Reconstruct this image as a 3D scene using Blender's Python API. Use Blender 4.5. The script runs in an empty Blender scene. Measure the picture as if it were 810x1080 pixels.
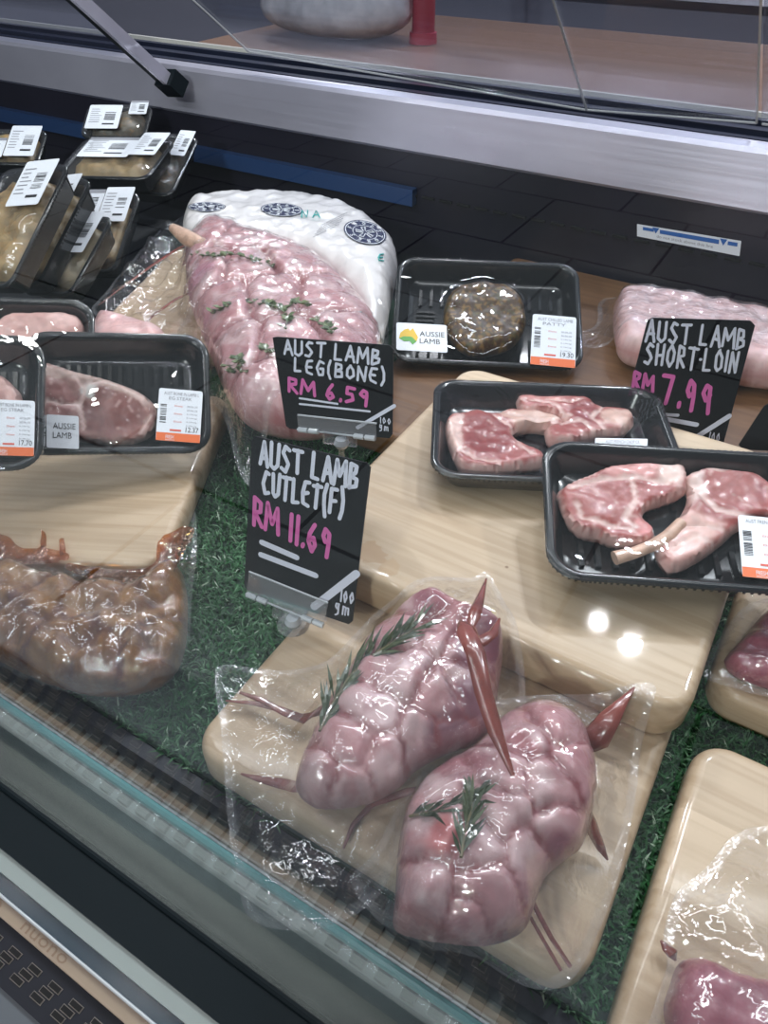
import bpy, math, random
import numpy as np
from mathutils import Matrix, Vector, noise as mnoise
from mathutils.geometry import delaunay_2d_cdt
random.seed(7); rng = np.random.default_rng(7)
S = bpy.context.scene; COL = S.collection

# ------------------------------------------------------------------ camera
FPX = 762.0; PITCH = math.atan(680/762.0); AZ = math.radians(31.06); H = 0.44
FWDH = np.array([-math.sin(AZ), math.cos(AZ), 0]); RIGHT = np.array([math.cos(AZ), math.sin(AZ), 0]); UP = np.array([0, 0, 1.0])
FWD = math.cos(PITCH)*FWDH - math.sin(PITCH)*UP
CUP = math.sin(PITCH)*FWDH + math.cos(PITCH)*UP
CPOS = np.array([0, 0, H])
cam = bpy.data.objects.new('camera', bpy.data.cameras.new('camera')); COL.objects.link(cam)
cam.data.sensor_width = 36; cam.data.sensor_fit = 'AUTO'; cam.data.lens = FPX/1080*36
cam.data.clip_start = 0.005; cam.data.clip_end = 50
Mc = Matrix.Identity(4)
for i in range(3):
    Mc[i][0] = RIGHT[i]; Mc[i][1] = CUP[i]; Mc[i][2] = -FWD[i]; Mc[i][3] = CPOS[i]
cam.matrix_world = Mc
S.camera = cam
# ------------------------------------------------------------------ world, lamps, exposure
S.view_settings.view_transform = 'Standard'; S.view_settings.look = 'None'
S.view_settings.gamma = 1; S.view_settings.use_curve_mapping = False
S.view_settings.exposure = 0.36
S.cycles.transparent_max_bounces = 40; S.cycles.max_bounces = 10
S.cycles.caustics_reflective = False; S.cycles.caustics_refractive = False; S.cycles.sample_clamp_indirect = 0.0
wd = bpy.data.worlds.new('world'); S.world = wd; wd.use_nodes = True
wd.node_tree.nodes['Background'].inputs[0].default_value = (0.62, 0.68, 0.9, 1)
wd.node_tree.nodes['Background'].inputs[1].default_value = 0.05

def area(name, loc, target, size, power, color=(1, 1, 1), shape='DISK', sy=None, spread=180):
    l = bpy.data.lights.new(name, 'AREA'); l.shape = shape; l.size = size
    if sy: l.size_y = sy
    l.energy = power; l.color = color; l.spread = math.radians(spread)
    o = bpy.data.objects.new(name, l); COL.objects.link(o); o.location = loc
    d = Vector(target) - Vector(loc); o.rotation_euler = d.to_track_quat('-Z', 'Y').to_euler()
    return o
COOL = (0.90, 0.93, 1.0)
for (x, y) in ((-0.257, 2.264), (-0.095, 2.22), (-2.15, 2.25), (-1.95, 2.2), (0.95, 2.25), (1.1, 2.2)):
    area('downlight', (x, y, 2.2), (x*0.6, 0.5, 0), 0.085, 11, COOL)
for (x, y) in ((-1.0, 1.35),):
    area('glint_spot', (x, y, 1.9), (x*0.5, 0.4, 0), 0.06, 3.5, COOL)  # extra spot, added only for more glints on the plastic film
# light strip inside the canopy of the case, and the shop lamps on the customers' side
area('canopy_strip', (-0.45, 0.54, 0.95), (-0.42, 0.42, 0), 1.7, 2.6, (0.95, 0.95, 1.0), 'RECTANGLE', 0.035)
for x in (-1.6, -1.0, -0.41):
    area('shop_lamp', (x, -0.15, 2.1), (x*.8, 0.5, 0), 0.10, 1.4, (1.0, 0.97, 0.95))
area('lip_fill_strip', (-0.6, -0.14, 1.0), (-0.6, 0.9, 0.2), 1.8, 5.4, (0.93, 0.92, 1.0), 'RECTANGLE', 0.03)  # added fill strip, not a fitting of the case; brightens the steel lip
area('floor_fill_strip', (-0.75, -0.085, -0.25), (-0.75, -0.13, -0.69), 1.5, 2.6, (0.9, 0.95, 1.0), 'RECTANGLE', 0.02)  # added fill; brightens the floor strip mirrored low in the front glass
for (x, y) in ((-0.41, -3.5), (-0.153, -3.43)):      # shop lamps mirrored by the polished tiles and the front glass
    area('shop_downlight', (x, y, 2.2), (x*.5, -0.5, -0.69), 0.10, 26, (1, 1, 1))
area('workroom_fill', (-0.7, 1.7, 2.3), (-0.7, 1.9, 0), 0.35, 12, (0.95, 0.93, 1.0))  # added fill, lifts the otherwise dark bench and back wall

# ------------------------------------------------------------------ helpers: nodes
def newmat(name):
    m = bpy.data.materials.new(name); m.use_nodes = True; nt = m.node_tree; nt.nodes.clear()
    out = nt.nodes.new('ShaderNodeOutputMaterial')
    return m, nt, out
def N(nt, typ, **kw):
    n = nt.nodes.new(typ)
    for k, v in kw.items():
        if k.startswith('i_'):
            key = k[2:]
            if key.isdigit(): n.inputs[int(key)].default_value = v
            else: n.inputs[key.replace('_', ' ')].default_value = v
        else: setattr(n, k, v)
    return n
def pbsdf(nt, out, color=(.5, .5, .5), rough=.5, metal=0, coat=0, coat_rough=.05, spec=.5):
    p = N(nt, 'ShaderNodeBsdfPrincipled')
    p.inputs['Base Color'].default_value = (*color, 1); p.inputs['Roughness'].default_value = rough
    p.inputs['Metallic'].default_value = metal; p.inputs['Coat Weight'].default_value = coat
    p.inputs['Coat Roughness'].default_value = coat_rough; p.inputs['Specular IOR Level'].default_value = spec
    nt.links.new(p.outputs[0], out.inputs[0]); return p
def tex(nt, scale=(1, 1, 1), coord='Object'):
    tc = N(nt, 'ShaderNodeTexCoord'); mp = N(nt, 'ShaderNodeMapping')
    mp.inputs['Scale'].default_value = scale; nt.links.new(tc.outputs[coord], mp.inputs['Vector']); return mp.outputs[0]
def noise(nt, vec, scale=5, detail=4, rough=.55, dist=0):
    n = N(nt, 'ShaderNodeTexNoise'); n.inputs['Scale'].default_value = scale; n.inputs['Detail'].default_value = detail
    n.inputs['Roughness'].default_value = rough; n.inputs['Distortion'].default_value = dist
    nt.links.new(vec, n.inputs['Vector']); return n.outputs['Fac']
def ramp(nt, fac, stops):
    r = N(nt, 'ShaderNodeValToRGB'); e = r.color_ramp.elements
    while len(e) < len(stops): e.new(0.5)
    for k, (p, c) in enumerate(stops):
        e[k].position = p; e[k].color = (*c, 1) if len(c) == 3 else c
    nt.links.new(fac, r.inputs[0]); return r.outputs[0]
def mix(nt, fac, a, b, mode='MIX'):
    m = N(nt, 'ShaderNodeMix', data_type='RGBA', blend_type=mode)
    for sock, v in ((m.inputs[0], fac), (m.inputs[6], a), (m.inputs[7], b)):
        if isinstance(v, (int, float)): sock.default_value = v
        elif isinstance(v, tuple): sock.default_value = (*v, 1)
        else: nt.links.new(v, sock)
    return m.outputs[2]
def bump(nt, h, strength=.3, dist=.002):
    b = N(nt, 'ShaderNodeBump'); b.inputs['Strength'].default_value = strength; b.inputs['Distance'].default_value = dist
    nt.links.new(h, b.inputs['Height']); return b.outputs[0]

def simple(name, color, rough=.5, metal=0, coat=0, spec=.5, coat_rough=.05, var=.0, vscale=30, bmp=0):
    m, nt, out = newmat(name); p = pbsdf(nt, out, color, rough, metal, coat, coat_rough, spec)
    if var or bmp:
        v = tex(nt); f = noise(nt, v, vscale, 4)
        if var:
            dk = tuple(max(0, c*(1-var)) for c in color); lt = tuple(min(1, c*(1+var)) for c in color)
            nt.links.new(ramp(nt, f, [(.3, dk), (.7, lt)]), p.inputs['Base Color'])
        if bmp: nt.links.new(bump(nt, f, bmp, .001), p.inputs['Normal'])
    return m
def film_mat(name, tint=(1, 1, 1), haze=.04, hazecol=(.9, .9, .95), f0=.06, rough=.04, wr=.5, wscale=45, gain=1.0):
    """thin clear plastic or glass: see-through, glossy by its own Fresnel, a little milky"""
    m, nt, out = newmat(name)
    lw = N(nt, 'ShaderNodeLayerWeight'); lw.inputs['Blend'].default_value = .5
    pw = N(nt, 'ShaderNodeMath', operation='POWER'); pw.inputs[1].default_value = 5
    nt.links.new(lw.outputs['Facing'], pw.inputs[0])
    ma = N(nt, 'ShaderNodeMath', operation='MULTIPLY_ADD', use_clamp=True); ma.inputs[1].default_value = (1-f0)*gain; ma.inputs[2].default_value = f0
    nt.links.new(pw.outputs[0], ma.inputs[0])
    tr = N(nt, 'ShaderNodeBsdfTransparent'); tr.inputs[0].default_value = (*tint, 1)
    gl = N(nt, 'ShaderNodeBsdfGlossy'); gl.inputs['Roughness'].default_value = rough; gl.inputs[0].default_value = (1, 1, 1, 1)
    base = tr.outputs[0]
    if haze:
        df = N(nt, 'ShaderNodeBsdfDiffuse'); df.inputs[0].default_value = (*hazecol, 1)
        mh = N(nt, 'ShaderNodeMixShader'); mh.inputs[0].default_value = haze
        nt.links.new(base, mh.inputs[1]); nt.links.new(df.outputs[0], mh.inputs[2]); base = mh.outputs[0]
    if wr:
        v = tex(nt); n1 = noise(nt, v, wscale, 2, .5, 1.5)
        b = bump(nt, n1, wr, .004)
        nt.links.new(b, gl.inputs['Normal']); nt.links.new(b, lw.inputs['Normal'])
    ms = N(nt, 'ShaderNodeMixShader'); nt.links.new(ma.outputs[0], ms.inputs[0])
    nt.links.new(base, ms.inputs[1]); nt.links.new(gl.outputs[0], ms.inputs[2]); nt.links.new(ms.outputs[0], out.inputs[0])
    return m
def wood_mat(name, light, dark, axis=0, scale=1.0, coat=.35, coat_rough=.12, rough=.45, stain=None, planks=0):
    m, nt, out = newmat(name); p = pbsdf(nt, out, light, rough, 0, coat, coat_rough)
    sc = [26, 26, 26]; sc[axis] = 2.6
    v = tex(nt, tuple(s*scale for s in sc)); f = noise(nt, v, 1.0, 6, .6, .8)
    sc2 = [9, 9, 9]; sc2[axis] = 1.2
    f2 = noise(nt, tex(nt, tuple(s*scale for s in sc2)), 1.0, 3, .5, 1.2)
    sc3 = [160, 160, 160]; sc3[axis] = 6
    f3 = noise(nt, tex(nt, tuple(s*scale for s in sc3)), 1.0, 2, .5, .2)
    md = tuple((a+b)/2 for a, b in zip(light, dark))
    c = ramp(nt, f, [(.30, dark), (.47, md), (.60, light)])
    c = mix(nt, .5, c, ramp(nt, f2, [(.35, md), (.6, light)]))
    c = mix(nt, .40, c, ramp(nt, f3, [(.40, dark), (.56, light)]))
    if planks:
        tc = N(nt, 'ShaderNodeTexCoord'); sp = N(nt, 'ShaderNodeSeparateXYZ'); nt.links.new(tc.outputs['Object'], sp.inputs[0])
        q = N(nt, 'ShaderNodeMath', operation='DIVIDE'); q.inputs[1].default_value = planks; nt.links.new(sp.outputs[1-axis], q.inputs[0])
        fl = N(nt, 'ShaderNodeMath', operation='FLOOR'); nt.links.new(q.outputs[0], fl.inputs[0])
        wn = N(nt, 'ShaderNodeTexWhiteNoise', noise_dimensions='1D'); nt.links.new(fl.outputs[0], wn.inputs['W'])
        c = mix(nt, .45, c, ramp(nt, wn.outputs[0], [(0, tuple(x*.8 for x in dark)), (.5, md), (1, tuple(min(1, x*1.08) for x in light))]))
    if stain:
        for (sx, sy, r, colr, amt) in stain:
            tc = N(nt, 'ShaderNodeTexCoord')
            d = N(nt, 'ShaderNodeVectorMath', operation='DISTANCE'); d.inputs[1].default_value = (sx, sy, 0)
            fl = N(nt, 'ShaderNodeVectorMath', operation='MULTIPLY'); fl.inputs[1].default_value = (1, 1, 0)
            nt.links.new(tc.outputs['Object'], fl.inputs[0]); nt.links.new(fl.outputs[0], d.inputs[0])
            nn = noise(nt, tc.outputs['Object'], 60, 5, .65, .5)
            a = N(nt, 'ShaderNodeMath', operation='MULTIPLY_ADD'); a.inputs[1].default_value = r*2.4; nt.links.new(nn, a.inputs[0]); nt.links.new(d.outputs['Value'], a.inputs[2])
            mr = N(nt, 'ShaderNodeMapRange'); mr.inputs[1].default_value = r*2.05; mr.inputs[2].default_value = r*1.95; mr.inputs[3].default_value = 0; mr.inputs[4].default_value = amt
            nt.links.new(a.outputs[0], mr.inputs[0])
            c = mix(nt, mr.outputs[0], c, colr)
    nt.links.new(c, p.inputs['Base Color'])
    nt.links.new(bump(nt, f3, .12, .0004), p.inputs['Normal'])
    return m
def meat_mat(name, mottle=.45, fat=(.78, .56, .54), red=(.36, .08, .09), scale=55, coat=.6, wr=.55, wscale=70, rough=.4):
    m, nt, out = newmat(name); p = pbsdf(nt, out, (.7, .4, .4), rough, 0, coat, .045)
    at = N(nt, 'ShaderNodeAttribute', attribute_name='Col'); v = tex(nt)
    f = noise(nt, v, scale, 6, .62, 1.0); f2 = noise(nt, v, scale*.28, 4, .6, 1.6)
    c = mix(nt, ramp(nt, f, [(.5, (0, 0, 0)), (.75, (mottle,)*3)]), at.outputs['Color'], fat)
    c = mix(nt, ramp(nt, f2, [(.52, (0, 0, 0)), (.72, (mottle*.75,)*3)]), c, red)
    nt.links.new(c, p.inputs['Base Color'])
    p.inputs['Subsurface Weight'].default_value = .12; p.inputs['Subsurface Radius'].default_value = (.006, .002, .0015); p.inputs['Subsurface Scale'].default_value = 1.0
    nt.links.new(bump(nt, f, .25, .0012), p.inputs['Normal'])
    nt.links.new(bump(nt, noise(nt, v, wscale, 2, .5, 2.5), wr, .004), p.inputs['Coat Normal'])
    return m
def attr_mat(name, rough=.5, coat=0, spec=.5, transl=0):
    m, nt, out = newmat(name); p = pbsdf(nt, out, (.5, .5, .5), rough, 0, coat, .05, spec)
    at = N(nt, 'ShaderNodeAttribute', attribute_name='Col'); nt.links.new(at.outputs['Color'], p.inputs['Base Color'])
    return m

M = {}
M['maple'] = wood_mat('pale_maple', (.74, .57, .40), (.40, .26, .145), 0, coat=.45, coat_rough=.07, stain=None, planks=.052)
M['maple_stained'] = wood_mat('pale_maple_with_stain', (.74, .575, .405), (.42, .28, .16), 0, coat=.6, coat_rough=.03, planks=.06,
    stain=[(-.085, -.128, .013, (.42, .25, .12), .65), (-.066, -.134, .010, (.45, .28, .14), .5), (.013, -.132, .003, (.5, .33, .13), .6), (.004, -.09, .0018, (.2, .1, .04), .8)])
M['brown_wood'] = wood_mat('orange_brown_wood', (.24, .12, .052), (.10, .042, .017), 0, coat=.3, coat_rough=.2, planks=.07)
M['counter_wood'] = wood_mat('counter_wood', (.24, .12, .065), (.15, .07, .035), 0, scale=.6, coat=.4, coat_rough=.2, planks=.2)
M['black_plastic'] = simple('glossy_black_plastic', (.012, .014, .016), .22, spec=.5, coat=.4, coat_rough=.08)
M['card'] = simple('black_card', (.012, .013, .016), .35, spec=.4, var=.2, vscale=20)
M['case_black'] = simple('matt_black_paint', (.007, .008, .012), .55, spec=.2, var=.3, vscale=6)
M['case_dark'] = simple('dark_rubber', (.005, .009, .011), .45, spec=.08)
M['white_ink'] = simple('white_paint_pen', (.78, .80, .92), .5)
M['pink_ink'] = simple('pink_paint_pen', (.78, .17, .48), .5)
M['paper'] = simple('white_label_paper', (.80, .82, .87), .45)
M['grey_ink'] = simple('grey_print', (.28, .28, .31), .6)
M['black_ink'] = simple('black_print', (.02, .02, .025), .6)
M['orange'] = simple('orange_label_band', (.80, .16, .04), .5)
M['red_ink'] = simple('red_print', (.70, .12, .08), .5)
M['green_ink'] = simple('green_print', (.12, .38, .08), .5)
M['gold_ink'] = simple('gold_print', (.75, .48, .05), .5)
M['blue_ink'] = simple('blue_print', (.03, .13, .42), .5)
M['navy'] = simple('navy_print', (.012, .018, .07), .4)
M['teal_ink'] = simple('teal_print', (.05, .45, .42), .5)
M['cream_bag'] = simple('white_printed_plastic', (.78, .74, .73), .3, coat=.6, var=.06, vscale=12)
M['film'] = film_mat('clear_wrap', haze=.03, f0=.05, rough=.03, wr=.35, wscale=26)
M['vac'] = film_mat('vacuum_film', haze=.025, f0=.11, rough=.02, wr=.38, wscale=60, hazecol=(.9, .88, .92))
M['seam'] = film_mat('heat_seal_margin', haze=.10, f0=.08, rough=.10, wr=.5, wscale=90, hazecol=(.85, .85, .9))
M['tray_film'] = film_mat('stretch_wrap', haze=.006, f0=.045, rough=.02, wr=.22, wscale=22, gain=.75)
M['glass'] = film_mat('case_glass', tint=(.96, .985, .98), haze=0, f0=.035, rough=.0, wr=0)
M['glass_dim'] = film_mat('rear_glass', tint=(.80, .82, .86), haze=.03, f0=.04, rough=.01, wr=0, hazecol=(.6, .6, .7))
M['glass_edge'] = simple('teal_glass_edge', (.14, .36, .35), .15, coat=.8)
M['pale_edge'] = simple('pale_glass_edge', (.75, .72, .66), .2, coat=.5)
M['acrylic'] = film_mat('clear_acrylic', haze=.10, f0=.10, rough=.03, wr=0)
M['acrylic_knob'] = simple('frosted_acrylic', (.55, .58, .62), .25, coat=.6)
M['bone'] = simple('bone', (.62, .40, .30), .4, coat=.8, var=.3, vscale=80)
M['meat'] = meat_mat('lamb_meat')
M['cutlet'] = meat_mat('lamb_cutlet_meat', mottle=.16, fat=(.70, .42, .38), red=(.28, .04, .04), scale=90, wr=.3, coat=.7)
M['beef'] = meat_mat('dark_red_meat', mottle=.25, fat=(.75, .45, .48), red=(.26, .03, .06), scale=80)
M['marinade'] = meat_mat('marinated_meat', mottle=.55, fat=(.50, .24, .05), red=(.035, .012, .004), scale=70, wr=.8, wscale=60, coat=.4)
M['spiced'] = meat_mat('herb_crusted_meat', mottle=.22, fat=(.26, .16, .05), red=(.03, .015, .006), scale=110, wr=.8, wscale=120)
M['herb'] = attr_mat('herb_leaves', .45, coat=.5)
M['sauce'] = film_mat('sauce_tinted_film', tint=(.62, .24, .05), haze=.16, hazecol=(.35, .12, .02), f0=.10, rough=.05, wr=.8, wscale=60)
M['sinew'] = simple('reddish_brown_film_fold', (.20, .055, .045), .25, coat=1.0, var=.35, vscale=60)
M['turf'] = attr_mat('turf_blades', .5, spec=.4)
M['turf_base'] = simple('turf_backing', (.008, .028, .014), .9, var=.5, vscale=90)
M['tile'] = None

# ------------------------------------------------------------------ helpers: geometry
def ray(px, py): return FWD + RIGHT*(px-405)/FPX - CUP*(py-540)/FPX
def W(px, py, z):
    d = ray(px, py); return CPOS + d*((z-H)/d[2])
def Wy(px, py, y):
    d = ray(px, py); return CPOS + d*(y/d[1])
class Frame:
    """a placed coordinate system: origin o, axes ex, ey, ez"""
    def __init__(s, o, ex=(1, 0, 0), ey=(0, 1, 0)):
        s.o = np.array(o, float); s.ex = np.array(ex, float); s.ex /= np.linalg.norm(s.ex)
        ey = np.array(ey, float); ey -= s.ex*(ey@s.ex); s.ey = ey/np.linalg.norm(ey); s.ez = np.cross(s.ex, s.ey)
    def loc(s, px, py, zl=0.0):
        d = ray(px, py); o = s.o + s.ez*zl
        p = CPOS + d*(((o-CPOS)@s.ez)/(d@s.ez)) - o
        return (p@s.ex, p@s.ey)
    def locs(s, pts, zl=0.0): return np.array([s.loc(*p, zl) for p in pts])
    def mat(s):
        m = Matrix.Identity(4)
        for i in range(3):
            m[i][0] = s.ex[i]; m[i][1] = s.ey[i]; m[i][2] = s.ez[i]; m[i][3] = s.o[i]
        return m
def flat(x, y, z, yaw=0):
    a = math.radians(yaw); return Frame((x, y, z), (math.cos(a), math.sin(a), 0), (-math.sin(a), math.cos(a), 0))

class MB:
    def __init__(s): s.v = []; s.f = []; s.mi = []; s.c = []; s.mats = []
    def _m(s, mat):
        if mat not in s.mats: s.mats.append(mat)
        return s.mats.index(mat)
    def add(s, verts, faces, mat=None, col=(1, 1, 1)):
        b = len(s.v); s.v.extend([tuple(map(float, p)) for p in verts])
        s.f.extend([tuple(int(i)+b for i in f) for f in faces]); s.mi.extend([s._m(mat)]*len(faces))
        if len(np.shape(col)) == 1: s.c.extend([tuple(col)]*len(verts))
        else: s.c.extend([tuple(x) for x in col])
        return s
    def box(s, c, d, mat=None, axes=None, col=(1, 1, 1)):
        A = np.eye(3) if axes is None else np.array(axes)
        v = [np.array(c)+A[0]*(sx*d[0]/2)+A[1]*(sy*d[1]/2)+A[2]*(sz*d[2]/2) for sz in (-1, 1) for sy in (-1, 1) for sx in (-1, 1)]
        return s.add(v, [(0, 2, 3, 1), (4, 5, 7, 6), (0, 1, 5, 4), (2, 6, 7, 3), (0, 4, 6, 2), (1, 3, 7, 5)], mat, col)
    def tube(s, pts, rad, mat=None, n=8, col=(1, 1, 1), cap=True, flatten=1.0):
        pts = [np.array(p, float) for p in pts]; k = len(pts)
        rad = [rad]*k if np.isscalar(rad) else rad
        V = []; cc = []
        for i, p in enumerate(pts):
            t = pts[min(i+1, k-1)]-pts[max(i-1, 0)]; t = t/(np.linalg.norm(t)+1e-12)
            a = np.cross(t, (0, 0, 1)) if abs(t[2]) < .9 else np.cross(t, (1, 0, 0)); a /= np.linalg.norm(a); b = np.cross(a, t)
            for j in range(n):
                th = 2*math.pi*j/n; V.append(p+rad[i]*(math.cos(th)*a+flatten*math.sin(th)*b))
        F = [(i*n+j, i*n+(j+1) % n, (i+1)*n+(j+1) % n, (i+1)*n+j) for i in range(k-1) for j in range(n)]
        if cap: F += [tuple(range(n)), tuple((k-1)*n+j for j in reversed(range(n)))]
        return s.add(V, F, mat, col)
    def rings(s, rings, mat=None, cap0=True, cap1=True, col=(1, 1, 1)):
        n = len(rings[0]); V = [p for r in rings for p in r]
        F = [(i*n+j, i*n+(j+1) % n, (i+1)*n+(j+1) % n, (i+1)*n+j) for i in range(len(rings)-1) for j in range(n)]
        if cap0: F.append(tuple(reversed(range(n))))
        if cap1: F.append(tuple((len(rings)-1)*n+j for j in range(n)))
        return s.add(V, F, mat, col)
    def build(s, name, mat=None, parent=None, frame=None, smooth=True):
        me = bpy.data.meshes.new(name); me.from_pydata(s.v, [], s.f)
        for m in s.mats: me.materials.append(m if m is not None else mat)
        me.polygons.foreach_set('material_index', s.mi)
        if smooth: me.polygons.foreach_set('use_smooth', [len(f) < 9 for f in s.f])
        ca = me.color_attributes.new('Col', 'FLOAT_COLOR', 'POINT')
        arr = np.ones((len(s.v), 4), np.float32); arr[:, :3] = np.array(s.c, np.float32); ca.data.foreach_set('color', arr.ravel())
        me.update(); o = bpy.data.objects.new(name, me); COL.objects.link(o)
        if smooth and smooth != 'all': me.set_sharp_from_angle(angle=math.radians(40))
        if parent is not None: o.parent = parent
        elif frame is not None: o.matrix_world = frame.mat()
        return o
def thing(name, label, cat, frame, group=None):
    o = bpy.data.objects.new(name, None); COL.objects.link(o); o.empty_display_size = .02
    o.matrix_world = frame.mat(); return tag(o, label, cat, group)
def tag(o, label=None, cat=None, group=None, kind=None):
    for k, v in (('label', label), ('category', cat), ('group', group), ('kind', kind)):
        if v: o[k] = v
    return o

def smooth_closed(pts, spacing):
    pts = np.array(pts, float); n = len(pts); out = []
    for i in range(n):
        p0, p1, p2, p3 = pts[i-1], pts[i], pts[(i+1) % n], pts[(i+2) % n]
        k = max(1, int(round(np.linalg.norm(p2-p1)/spacing)))
        for j in range(k):
            t = j/k
            out.append(.5*((2*p1)+(-p0+p2)*t+(2*p0-5*p1+4*p2-p3)*t*t+(-p0+3*p1-3*p2+p3)*t**3))
    return np.array(out)
def seg_dist(P, A, closed=True):
    A = np.asarray(A); P = np.asarray(P); B = np.roll(A, -1, 0)
    ab = B-A; q = (ab**2).sum(1)+1e-15; out = np.empty(len(P))
    for i in range(0, len(P), 1500):
        px = P[i:i+1500, 0:1]-A[:, 0]; py = P[i:i+1500, 1:2]-A[:, 1]
        t = np.minimum(1, np.maximum(0, (px*ab[:, 0]+py*ab[:, 1])/q))
        px -= t*ab[:, 0]; py -= t*ab[:, 1]; out[i:i+1500] = (px*px+py*py).min(1)
    return np.sqrt(out)
def polyd(P, A):
    d = np.full(len(P), 9.)
    for a, b in zip(A[:-1], A[1:]):
        ab = b-a; t = np.clip(((P-a)@ab)/(ab@ab+1e-15), 0, 1); d = np.minimum(d, np.hypot(*(P-(a+t[:, None]*ab)).T))
    return d
def inside(P, A):
    A = np.asarray(A); P = np.asarray(P); B = np.roll(A, -1, 0); out = np.empty(len(P), bool)
    dy = B[:, 1]-A[:, 1]; sl = (B[:, 0]-A[:, 0])/np.where(np.abs(dy) < 1e-15, 1e-15, dy)
    for i in range(0, len(P), 1500):
        y = P[i:i+1500, 1:2]; x = P[i:i+1500, 0:1]
        m = ((A[:, 1] > y) != (B[:, 1] > y)) & (x < sl*(y-A[:, 1])+A[:, 0]); out[i:i+1500] = (m.sum(1) % 2) == 1
    return out
def sdist(P, A): return np.where(inside(P, A), 1, -1)*seg_dist(P, A)
def sstep(x, a, b):
    t = np.clip((x-a)/(b-a), 0, 1); return t*t*(3-2*t)
def fill(outline, spacing):
    lo = outline.min(0); hi = outline.max(0)
    xs = np.arange(lo[0], hi[0], spacing); ys = np.arange(lo[1], hi[1], spacing*.866)
    g = np.array([(x+(k % 2)*spacing/2, y) for k, y in enumerate(ys) for x in xs])
    g = g[inside(g, outline)]; g = g[seg_dist(g, outline) > spacing*.55]
    n = len(outline); allp = np.vstack([outline, g]) if len(g) else outline
    r = delaunay_2d_cdt([Vector(p) for p in allp], [(i, (i+1) % n) for i in range(n)], [list(range(n))], 1, 1e-7)
    V = np.array([tuple(p) for p in r[0]]); F = [tuple(f) for f in r[2]]
    A = [(V[f[1]][0]-V[f[0]][0])*(V[f[2]][1]-V[f[0]][1])-(V[f[1]][1]-V[f[0]][1])*(V[f[2]][0]-V[f[0]][0]) for f in F]
    F = [f if a > 0 else f[::-1] for f, a in zip(F, A)]
    return V, F
def nz(P, scale, seed=0, oct=3):
    return np.array([mnoise.fractal(Vector((x*scale+seed*7.3, y*scale-seed*3.1, seed*1.7)), 1.0, 2.0, oct) for x, y in P])
def ridged(P, scale, seed=0):
    n = np.array([mnoise.noise(Vector((x*scale+seed*5.3, y*scale+seed*2.9, seed*1.1))) for x, y in P])
    return (1-np.minimum(1, np.abs(n)*3.2))**2
def crumple(P, cell, seed, wob=.15):
    """piecewise-flat crumple: distance to the nearest of jittered cell points, creased where cells meet"""
    P = np.asarray(P); G = np.floor(P/cell).astype(int); best = np.full(len(P), 9.)
    for dx in (-1, 0, 1):
        for dy in (-1, 0, 1):
            g = G+(dx, dy); h = np.sin(g[:, 0]*127.1+g[:, 1]*311.7+seed*17.3)*43758.5453; h2 = np.sin(g[:, 0]*269.5+g[:, 1]*183.3+seed*9.1)*43758.5453
            j = np.stack([h-np.floor(h), h2-np.floor(h2)], 1)
            best = np.minimum(best, np.hypot(*((g+j)*cell-P).T))
    return best
def zpx_xy(pts, z0, base=None):
    out = []
    for p in pts:
        q = W(*p, z0)
        if base is not None:
            for _ in range(12): q = .5*q+.5*W(*p, z0+float(base(q[None, :2])[0]))
        out.append(q[:2])
    return np.array(out)
class Lump:
    """solid lump of meat over a closed outline: domed top with segments and creases, tucked underside"""
    def __init__(s, outline, zmid, top, bot, spacing=.003, R=None, seeds=None, crease=.35, cw=.004, nse=.002, seed=1, power=.5, base=None):
        s.out = smooth_closed(outline, spacing); s.zmid = zmid; s.top = top; s.bot = bot; s.seeds = None if seeds is None else np.array(seeds)
        s.crease = crease; s.cw = cw; s.nse = nse; s.seed = seed; s.power = power; s.base = base; s.sp = spacing
        V, F = fill(s.out, spacing); s.V = V; s.F = F
        d = seg_dist(V, s.out); s.R = R or d.max()
    def prof(s, P, d=None):
        d = np.maximum(sdist(P, s.out), 0) if d is None else d
        t = np.clip(d/s.R, 0, 1); return (1-(1-t)**2)**s.power
    def cr(s, P):
        if s.seeds is None: return np.zeros(len(P))
        q = P + np.stack([nz(P, 60, 5, 2), nz(P, 60, 9, 2)], 1)*.003
        D = np.sort(np.hypot(q[:, None, 0]-s.seeds[None, :, 0], q[:, None, 1]-s.seeds[None, :, 1]), 1)
        return np.exp(-((D[:, 1]-D[:, 0])/s.cw)**2)
    def b(s, P): return s.zmid if s.base is None else s.zmid+s.base(P)
    def ztop(s, P):
        pr = s.prof(P); return s.b(P)+s.top*pr*(1-s.crease*s.cr(P))+s.nse*nz(P, 55, s.seed)*np.minimum(1, pr*1.5)
    def mesh(s, colfn, mb=None, mat=None):
        mb = mb or MB(); V = s.V; zt = s.ztop(V); n = len(s.out)
        d = seg_dist(V, s.out); edge = d < 1e-6
        zb = s.b(V)-s.bot*s.prof(V, d); zt = np.where(edge, s.b(V), zt); zb = np.where(edge, s.b(V), zb); zb = np.minimum(zb, zt)
        col = colfn(V, s.cr(V), s.prof(V, d))
        idx = np.arange(len(V)); bi = np.where(edge, idx, idx+len(V))
        verts = np.vstack([np.column_stack([V, zt]), np.column_stack([V, zb])])
        cols = np.vstack([col, col])
        faces = list(s.F)+[tuple(int(bi[i]) for i in f[::-1]) for f in s.F]
        mb.add(verts, faces, mat, cols); return mb
def lerp(a, b, t): return np.array(a)*(1-t[:, None])+np.array(b)*t[:, None]
def blend(C, col, t): return C*(1-t[:, None])+np.array(col)*t[:, None]

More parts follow.
